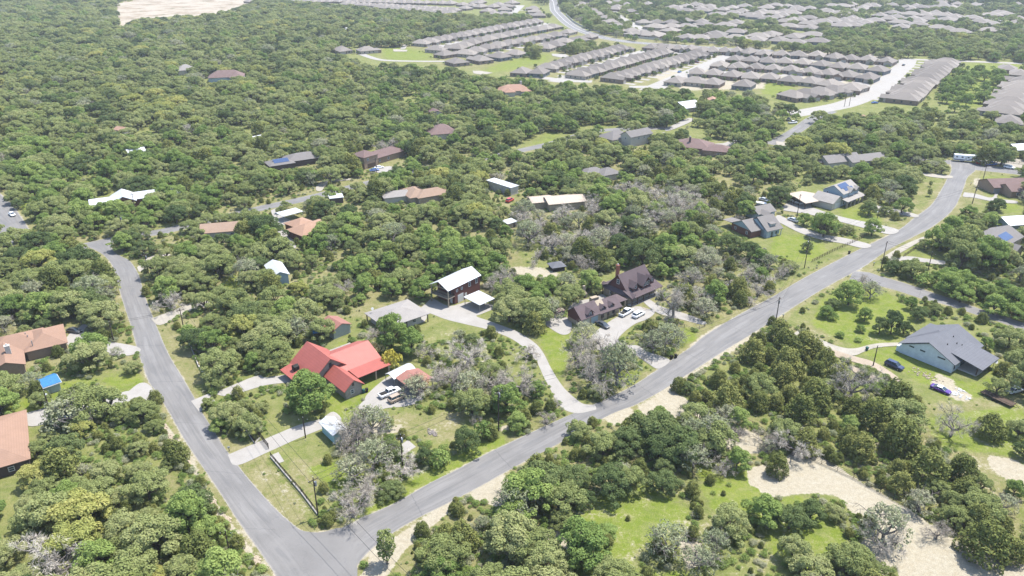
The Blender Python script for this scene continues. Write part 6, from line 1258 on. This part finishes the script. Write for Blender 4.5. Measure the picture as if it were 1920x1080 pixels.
car('dark car half hidden by oaks at the top of the salmon house drive', (168, 603), 60, Dk, 'sedan', 'parked_car', 'car')
car('white car driving on the street at the far left', (23, 404), ang_px((16,398),(30,410)), Wc, 'sedan', 'moving_car', 'car')
car('silver sedan parked below the pole on the gabled house drive', (1487, 415), ang_px((1478,412),(1496,418)), Sv, 'sedan', 'parked_car', 'car')
car('silver car parked behind the blue-grey garage', (1432, 377), ang_px((1422,374),(1442,380)), Sv, 'sedan', 'parked_car', 'car')
car('white pickup standing under the wide carport', (1493, 381), 115, Wc, 'pickup', 'pickup_truck', 'pickup truck')
car('blue and white car parked before the two-storey tan brick house', (711, 316), 30, Wc, 'sedan', 'parked_car', 'car')
car('pale blue car in front of its neighbour by the tan brick house', (702, 321), 25, Bl, 'sedan', 'parked_car', 'car')
car('dark pickup parked at the end of the back lane', (1478, 226), 60, Dk, 'pickup', 'pickup_truck', 'pickup truck')
car('white pickup parked beside the back lane', (1486, 232), 20, Wc, 'pickup', 'pickup_truck', 'pickup truck')
car('red car parked right of the camper', (1832, 306), 70, Rd, 'suv', 'parked_car', 'car')
car('navy car parked second right of the camper', (1846, 308), 75, Nv, 'sedan', 'parked_car', 'car')
car('blue pickup parked third right of the camper', (1857, 310), 5, Bl, 'pickup', 'pickup_truck', 'pickup truck')
car('white car parked farthest right on the cross street', (1892, 316), ang_px((1884,315),(1900,318)), Wc, 'suv', 'parked_car', 'car')
car('blue car parked at the low end of the long row by the wide concrete street', (1640, 194), 10, Bl, 'sedan', 'parked_car', 'car')
car('dark car on the wide concrete street', (1694, 123), 50, Dk, 'sedan', 'moving_car', 'car')
car('blue car on the right-hand estate street', (1274, 136), 50, Bl, 'sedan', 'parked_car', 'car')
car('maroon car on an estate driveway beside the right-hand street', (1306, 118), -35, Mr, 'suv', 'parked_car', 'car')
car('white car parked far right beyond the trailer', (1902, 735), 20, Wc, 'sedan', 'parked_car', 'car')
car('red car wedged beside the long white metal building', (956, 378), 60, Rd, 'suv', 'parked_car', 'car')
# camper
X, Y = G(1808, 303); t = thing('camper_trailer', 'long white fifth-wheel camper with grey swoosh stripes on the cross street', 'camper trailer', (X, Y), R(ang_px((1790,302),(1826,305))))
b = MB(); b.sec([(-5.2, .7), (-5.2, 3.5), (5.0, 3.6), (5.4, 3.1), (5.3, 1.7), (3.4, 1.6), (3.2, .7)], -1.25, 1.25, 'y'); b.build('body', Wc, t)
b = MB(); b.sec([(-5.1, .9), (-5.1, 1.5), (1, 1.3), (4.9, 2.6), (5.2, 2.2), (3.2, 1.55), (1.5, .9)], -1.262, -1.254, 'y'); b.build('stripe', M['solar'], t)
for x in (-4, -1.5, 1.2, 3.6): panel(t, 'window', x, -1.25, 2.5, .9, .6, '-y', 'glass')
panel(t, 'door', .2, -1.25, 1.75, .7, 1.8, '-y', 'white')
for x in (-1.6, -.7):
    for s in (-1, 1): q = MB(); q.tube([(x, s * 1.0, .4), (x, s * 1.22, .4)], .4, 12); q.build('wheel', M['tyre'], t)
b = MB(); b.box(-3, -.3, 3.6, -2.2, .3, 3.85); b.build('air_conditioner', M['white'], t); b = MB(); b.box(4.7, -.5, 0, 4.9, -.3, 1.65); b.box(4.7, .3, 0, 4.9, .5, 1.65); b.build('landing_leg', M['steel'], t)
# black flatbed trailer and its mate, boat
X, Y = G(1870, 750); t = thing('utility_trailer', 'long black flatbed trailer with low rails at the right edge', 'trailer', (X, Y), R(ang_px((1852,738),(1893,757))))
b = MB(); b.box(-3.8, -1.2, .6, 3.8, 1.2, .75); b.build('bed', M['wood'], t); b = MB()
for s in (-1.17, 1.17):
    b.box(-3.8, s - .03, 1.05, 3.8, s + .03, 1.12)
    for x in np.linspace(-3.75, 3.75, 7): b.box(x - .03, s - .029, .75, x + .03, s + .029, 1.05)
b.build('rail', M['fence_metal'], t)
for x in (-.5, .5):
    for s in (-1, 1): q = MB(); q.tube([(x, s * 1.25, .38), (x, s * 1.45, .38)], .38, 12); q.build('wheel', M['tyre'], t)
b = MB(); b.tube([(3.8, -.8, .6), (5.2, 0, .5), (3.8, .8, .6)], .05, 5); b.build('tongue', M['fence_metal'], t)
X, Y = G(1430, 386); t = thing('boat', 'white covered boat on a trailer beside the silver car', 'boat', (X, Y), R(ang_px((1420,385),(1441,388))))
b = MB(); rr = []
for x, w_, z0 in ((-3, 1.0, .7), (-1, 1.15, .6), (1, 1.05, .65), (2.4, .6, .85), (3.1, .08, 1.1)): rr.append([(x, 0, z0), (x, w_ * .8, z0 + .35), (x, w_, 1.45), (x, 0, 1.62), (x, -w_, 1.45), (x, -w_ * .8, z0 + .35)])
b.rings(rr); b.build('hull', Wc, t); b = MB(); b.box(-2.8, -.9, .4, 2.2, .9, .5); b.build('trailer_frame', M['steel'], t)
for s in (-1, 1): q = MB(); q.tube([(-.6, s * .95, .32), (-.6, s * 1.1, .32)], .32, 10); q.build('wheel', M['tyre'], t)
# rubble and white sheeting by the purple car
def rubble(label, cx, cy, n, spread, name='rubble_pile', mat='stone'):
    X, Y = G(cx, cy); b = MB()
    for i in range(n):
        x, y = rnd.gauss(0, spread), rnd.gauss(0, spread * .45); s = rnd.uniform(.1, .34); a = rnd.uniform(0, 3)
        rr = [[(x + k * s * math.cos(a + q * 1.257), y + k * s * math.sin(a + q * 1.257), z) for q in range(5)] for k, z in ((1, 0), (.95, s * .5), (.5, s * .8))]; b.rings(rr)
    t = b.build(name, M[mat], None, (X, Y, 0), R(-50)); return tag(t, label, 'rubble')
rubble('heap of white sheeting and rubble right of the purple car', 1790, 738, 70, 1.7, 'rubble_pile', 'white'); rubble('scattered white rubble strip in front of the white house', 1740, 706, 60, 2.2); rubble('pale slabs on the grass above the rubble heap', 1799, 731, 14, .7, 'rubble_pile', 'white')
rubble('grey brush pile on the lawn below the parked white pickup', 811, 812, 60, .9, 'brush_pile', 'barkgrey'); rubble('pale stones in the round planting bed by the brown house walk', 1210, 580, 14, .8)
for k in range(9): rubble('low pale limestone rocks beside the left street, %s from the top' % ORD[k], *[(308, 800), (322, 822), (335, 845), (352, 872), (370, 900), (398, 940), (425, 975), (452, 1015), (480, 1050)][k], 70, .62, 'rock_cluster', 'stone')
# bins, mailboxes
def bin_(label, px, mat, deg=30):
    X, Y = G(*px); t = thing('wheeled_bin', label, 'rubbish bin', (X, Y), R(deg)); b = MB(); b.rings([[(-s, -s, z), (s, -s, z), (s, s, z), (-s, s, z)] for s, z in ((.24, .05), (.33, 1.0))]); b.build('body', mat, t); b = MB(); b.sec([(-.36, 1.0), (.38, 1.0), (.3, 1.12), (-.3, 1.08)], -.35, .35, 'y'); b.build('lid', mat, t)
    q = MB(); q.tube([(-.3, -.3, .12), (-.3, .3, .12)], .12, 8); q.build('wheel', M['tyre'], t)
gbin = plain('bin_green', (.03, .12, .11)); 
bin_('dark wheeled bin, left one of the pair at the drive mouth', (1259, 673), M['dark']); bin_('dark wheeled bin, right one of the pair at the drive mouth', (1267, 671), M['dark']); bin_('teal wheeled bin beside the red-roofed house', (682, 737), gbin); bin_('dark wheeled bin next to the teal bin', (688, 735), M['dark']); bin_('lone dark bin on the verge opposite the long road', (1592, 476), M['dark']); bin_('green bin by the left street verge', (211, 541), gbin); bin_('teal bin at the foot of the gravel drive pole', (1625, 657), gbin)
def mailbox(label, px, deg=30):
    X, Y = G(*px); t = thing('mailbox', label, 'mailbox', (X, Y), R(deg)); b = MB(); b.box(-.07, -.07, 0, .07, .07, 1.0); b.build('post', M['wood'], t); b = MB(); b.sec([(-.12, 1.0), (.12, 1.0), (.12, 1.15), (.08, 1.25), (-.08, 1.25), (-.12, 1.15)], -.27, .27); b.build('box', M['steel'], t)
mailbox('mailbox on a post left of the white curbed driveway', (430, 846)); mailbox('mailbox at the side street mouth', (1638, 498)); mailbox('mailbox where the walk meets the diagonal road', (1320, 613)); mailbox('mailbox on the road edge below the upper bend', (1820, 347)); mailbox('mailbox by the road opposite the pole', (1468, 596))
# ---------------------------------------------------------------- power poles and cables
PT = {}
def pole(key, label, b, top, arm=0, trafo=False, lamp=False, tname='power_pole'):
    X, Y = G(*b); h = height_of(b[0], b[1], top) if isinstance(top, (int, float)) and top < b[1] else 9
    h = max(4, min(14, h)); t = thing(tname, label, 'power pole', (X, Y), R(arm or 0))
    q = MB(); q.tube([(0, 0, -.2), (0, 0, h * .5), (0, 0, h)], [.17, .14, .10], 8); q.build('pole', M['polewood'], t)
    if arm and h > 7: q = MB(); q.box(-1.1, -.06, h - .75, 1.1, .06, h - .62); q.build('crossarm', M['wood'], t)
    for x in (-1, 0, 1): q = MB(); q.tube([(x, 0, h - .62 if x else h), (x, 0, h - .42 if x else h + .2)], .05, 6); q.build('insulator', M['white'], t)
    if trafo: q = MB(); q.tube([(.38, .12, h - 2.3), (.38, .12, h - 1.35)], .27, 10); q.build('transformer', M['steel'], t)
    if lamp: q = MB(); q.tube([(0, 0, h - 1.6), (.5, .5, h - 1.3)], .04, 5); q.rings([[(.5 + .22 * math.cos(a), .5 + .22 * math.sin(a), z) for a in np.linspace(0, 6.28, 8, endpoint=False)] for z in (h - 1.5, h - 1.3)]); q.build('lamp', M['lamp_glass'], t)
    PT[key] = (X, Y, h)
pole('a', 'wooden power pole at the end of the picket fence near the junction', (597, 970), 895, 40, True); pole('b', 'wooden power pole with transformer in front of the concrete slab', (755, 873), 815, 45, True, True); pole('c', 'tall wooden power pole on the verge of the diagonal road', (935, 808), 730, 45, True, True)
pole('d', 'power pole with transformer standing against the diagonal road', (1455, 600), 557, 45, True); pole('e', 'crossarm pole on the verge at the side street mouth', (1652, 504), 452, 45); pole('f', 'tall pole standing in the bright tangled bush', (1735, 526), 473, -40); pole('g', 'pole beside the small round oak on the gabled house lawn', (1508, 503), 447, 45, False, True)
pole('h', 'pole at the top of the white wall beside the left street', (345, 618), 578, 35); pole('i', 'pole at the inside of the street bend', (279, 515), 474, 35, True); pole('j', 'pole before the white-roofed ranch house', (256, 403), 362, 60); pole('k', 'short dark pole on the verge at the lower left', (430, 1034), 995, None); pole('l', 'pole hidden in oaks left of the street', (214, 642), 603, 35)
pole('m', 'pole with a lamp above the pale green tarp shed yard', (92, 766), 733, 60, False, True); pole('n', 'light pole on the white driveway of the teal shed', (573, 821), 783, None); pole('o', 'pole on the drive between the two blue houses', (1494, 407), 364, 45); pole('p', 'pole at the upper bend lawn beside the parked pickups', (1841, 344), 305, 20)
pole('q', 'crossarm pole beside the white driveway at right', (1823, 382), 348, 20, True); pole('r', 'pole among the parked cars on the cross street', (1862, 300), 272, 20); pole('s', 'pole standing in the silvery thicket', (1362, 570), 528, 45, False, True); pole('t', 'leaning pole beside the dirt track of the white house', (1637, 686), 648, None); pole('u', 'pole above the hidden curve of the back street', (424, 377), 345, 60)
pole('v', 'pole on the lawn inside the pale curved drive', (622, 362), 325, 60); pole('w', 'pole among cars at the tan brick house', (706, 325), 296, 30); pole('x', 'pole beside the grassy bank of the back street', (970, 264), 238, 30); pole('y', 'pole rising from the oaks near the back lane', (1435, 248), 220, 30, True); pole('z', 'pole beside the pale drive of the white metal-roofed house', (1297, 238), 205, 30)
pole('aa', 'pole at the lower end of the wide concrete street, left of its twin', (1583, 200), 174, 30); pole('ab', 'pole at the lower end of the wide concrete street, right of its twin', (1592, 199), 175, 30); pole('ac', 'pole in the street bend beside the bright round tree', (232, 440), 402, 50, True); pole('ad', 'lamp pole over the round tree by the upper driveways', (1640, 432), 392, 45, False, True)
PT['off1'] = (*G(760, 1150), 9); PT['off2'] = (*G(2050, 640), 10); PT['off3'] = (*G(2000, 330), 9)
def cable(a, b, lab, arms=(0,)):
    A, B = PT[a], PT[b]; d = np.array(B[:2]) - np.array(A[:2]); L = np.linalg.norm(d); n = np.array((-d[1], d[0])) / L; q = MB()
    for o in arms:
        pts = [(A[0] + d[0] * t + n[0] * o, A[1] + d[1] * t + n[1] * o, A[2] * (1 - t) + B[2] * t - .3 - L * .02 * 4 * t * (1 - t)) for t in np.linspace(0, 1, 13)]
        q.tube(pts, .034, 3)
        tag(q.build('power_cable', M['wire']), lab + (', upper wire' if o > 0 else ', lower wire' if o < 0 else ''), 'cable'); q = MB()
cable('a', 'b', 'thin cable from the junction pole to the slab pole', (-.9, .9)); cable('b', 'c', 'thin cable between the slab pole and the verge pole', (-.9, .9)); cable('c', 'd', 'thin cable running along the diagonal road', (-.9, .9)); cable('a', 'off1', 'thin cable crossing the road junction', (-.9, .9)); cable('h', 'a', 'thin cable above the white wall and fence', (-.9, .9)); cable('i', 'h', 'thin cable beside the left street', (-.9, .9)); cable('j', 'i', 'thin cable over the street bend', (0,)); cable('l', 'h', 'thin service cable crossing the left street', (-.5, .5)); cable('d', 'g', 'thin cable crossing above the diagonal road', (-.9, .9)); cable('g', 'ad', 'thin cable over the lawn fence', (-.9, .9)); cable('e', 'f', 'thin cable beside the side street', (-.9, .9)); cable('f', 'off2', 'thin cable leaving at the right edge', (-.9, .9)); cable('ad', 'q', 'thin cable over the upper verge', (-.9, .9)); cable('q', 'p', 'thin cable between the two lawn poles', (-.9, .9)); cable('b', 'n', 'thin service cable over the teal shed', (0,))
# ---------------------------------------------------------------- fences and walls
def fence(name, label, pts, h, step, mat, rails, pick=0, r=.07, zwall=None, cat='fence'):
    g = [np.array(G(*p)) for p in pts]; o0 = g[0]; t = thing(name, label, cat, tuple(o0))
    P = MB(); W = MB(); K = MB()
    for a, b in zip(g[:-1], g[1:]):
        d = b - a; L = np.linalg.norm(d); u = d / L; n = max(1, int(round(L / step)))
        for i in range(n + 1):
            x, y = a + u * L * i / n - o0; P.tube([(x, y, 0), (x, y, h)], r, 5)
        for z in rails:
            A = a - o0; B = b - o0; W.tube([(*A, z), (*B, z)], .04, 4)
        if pick:
            m = int(L / pick)
            for i in range(m):
                x, y = a + u * L * (i + .5) / m - o0; W.tube([(x, y, .15), (x, y, h)], .024, 3)
        if zwall:
            nn = np.array((-u[1], u[0])) * .14; A = a - o0; B = b - o0; K.hull2([(*(A - nn), 0), (*(A + nn), 0), (*(B + nn), 0), (*(B - nn), 0)], [(*(A - nn), zwall), (*(A + nn), zwall), (*(B + nn), zwall), (*(B - nn), zwall)])
    P.build('posts', M[mat], t); W.build('rails', M[mat], t)
    if zwall: K.build('curb', M['conc_wall'], t)
    return t
fence('picket_fence', 'black iron picket fence on a pale masonry curb beside the lower left lawn', [(508, 858), (535, 890), (565, 925), (596, 966)], 1.5, 2.4, 'fence_metal', (.35, 1.35), .16, zwall=.45)
fence('masonry_wall', 'low pale wall with dark rail running beside the left street', [(353, 637), (362, 660), (373, 688), (394, 720)], 1.2, 2.6, 'fence_metal', (1.1,), 0, zwall=.55, cat='wall')
fence('picket_fence', 'dark iron fence between the two white driveways', [(462, 808), (478, 832), (487, 822)], 1.4, 2.2, 'fence_metal', (.35, 1.3), .16, zwall=.35)
fence('iron_gate', 'black sliding gate across the long white driveway', [(484, 815), (504, 842)], 1.7, 4.5, 'fence_metal', (.3, 1.0, 1.6), .2, cat='gate')
fence('rail_fence', 'dark wooden rail fence along the verge of the gabled house lawn', [(1522, 492), (1560, 473), (1598, 456), (1628, 441)], 1.25, 1.8, 'wood', (.4, .8, 1.2), .5, .07)
fence('rail_fence', 'short dark fence above the driveway of the oak grove', [(1694, 482), (1712, 470), (1728, 461)], 1.3, 1.4, 'wood', (.5, 1.1), .4, .07)
fence('mesh_fence', 'long wire mesh fence with dark posts along the sandy lot', [(1285, 742), (1340, 765), (1410, 800), (1480, 842), (1540, 870), (1600, 897), (1650, 925), (1700, 950), (1745, 975), (1800, 1005), (1860, 1035)], 1.5, 3.0, 'fence_metal', (.15, .55, .95, 1.45), 0, .05)
fence('pipe_gate', 'low metal gate across the drive mouth beside the bins', [(1203, 672), (1222, 683)], 1.2, 2.4, 'fence_wire', (.4, .8, 1.15), .4, cat='gate')
fence('plank_fence', 'dark plank fence behind the cars on the cross street', [(1862, 309), (1890, 306), (1920, 310)], 1.8, 2.5, 'wood', (.4, 1.2, 1.7), .3, .06)
fence('plank_fence', 'reddish plank fence in shade below the grove', [(1170, 330), (1195, 338), (1225, 334)], 1.8, 2.5, 'wood', (.4, 1.2, 1.7), .25, .06)
fence('wall', 'grey boundary wall along the outer side of the main road', [(1061, 28), (1075, 42), (1095, 53), (1130, 62), (1178, 70), (1230, 75), (1290, 79), (1360, 83)], 2.0, 12, 'conc_wall', (1.9,), 0, .2, zwall=1.9, cat='wall')
fence('mesh_fence', 'wire fence with dark posts across the drive strip at the brown house walk', [(1250, 600), (1300, 622), (1322, 612)], 1.2, 3, 'fence_wire', (.3, .7, 1.1))
# playset canopy seen through the oaks
simple('play_canopy', 'small blue canopy half hidden in oaks above the red-roofed house', 'canopy', (588, 640), 20, [(0, 0, 3, 3, 2.4, 'open', .5)], 'steel', 'tarp')
t = thing('satellite_dish', 'white satellite dish at the corner of the white house porch', 'satellite dish', G(1861, 690), 0); q = MB(); q.tube([(0, 0, 0), (0, 0, 2.2)], .06, 6); q.build('mast', M['steel'], t); q = MB(); q.tube([(0, 0, 2.1), (.15, -.3, 2.35)], [.15, .75], 12); q.build('dish', M['white'], t)
# ---------------------------------------------------------------- air
hb = MB(); hb.box(-2600, -300, -1, 2600, 2700, CAMH + 6); hz = hb.build('haze', []); tag(hz, kind='stuff')
m = bpy.data.materials.new('haze_air'); m.use_nodes = True; nt = m.node_tree; nt.nodes.clear(); o = nt.nodes.new('ShaderNodeOutputMaterial'); v = nt.nodes.new('ShaderNodeVolumePrincipled')
v.inputs['Color'].default_value = (.86, .92, 1.0, 1); v.inputs['Density'].default_value = .00011; v.inputs['Anisotropy'].default_value = .2
nt.links.new(v.outputs[0], o.inputs['Volume']); hz.data.materials.append(m)
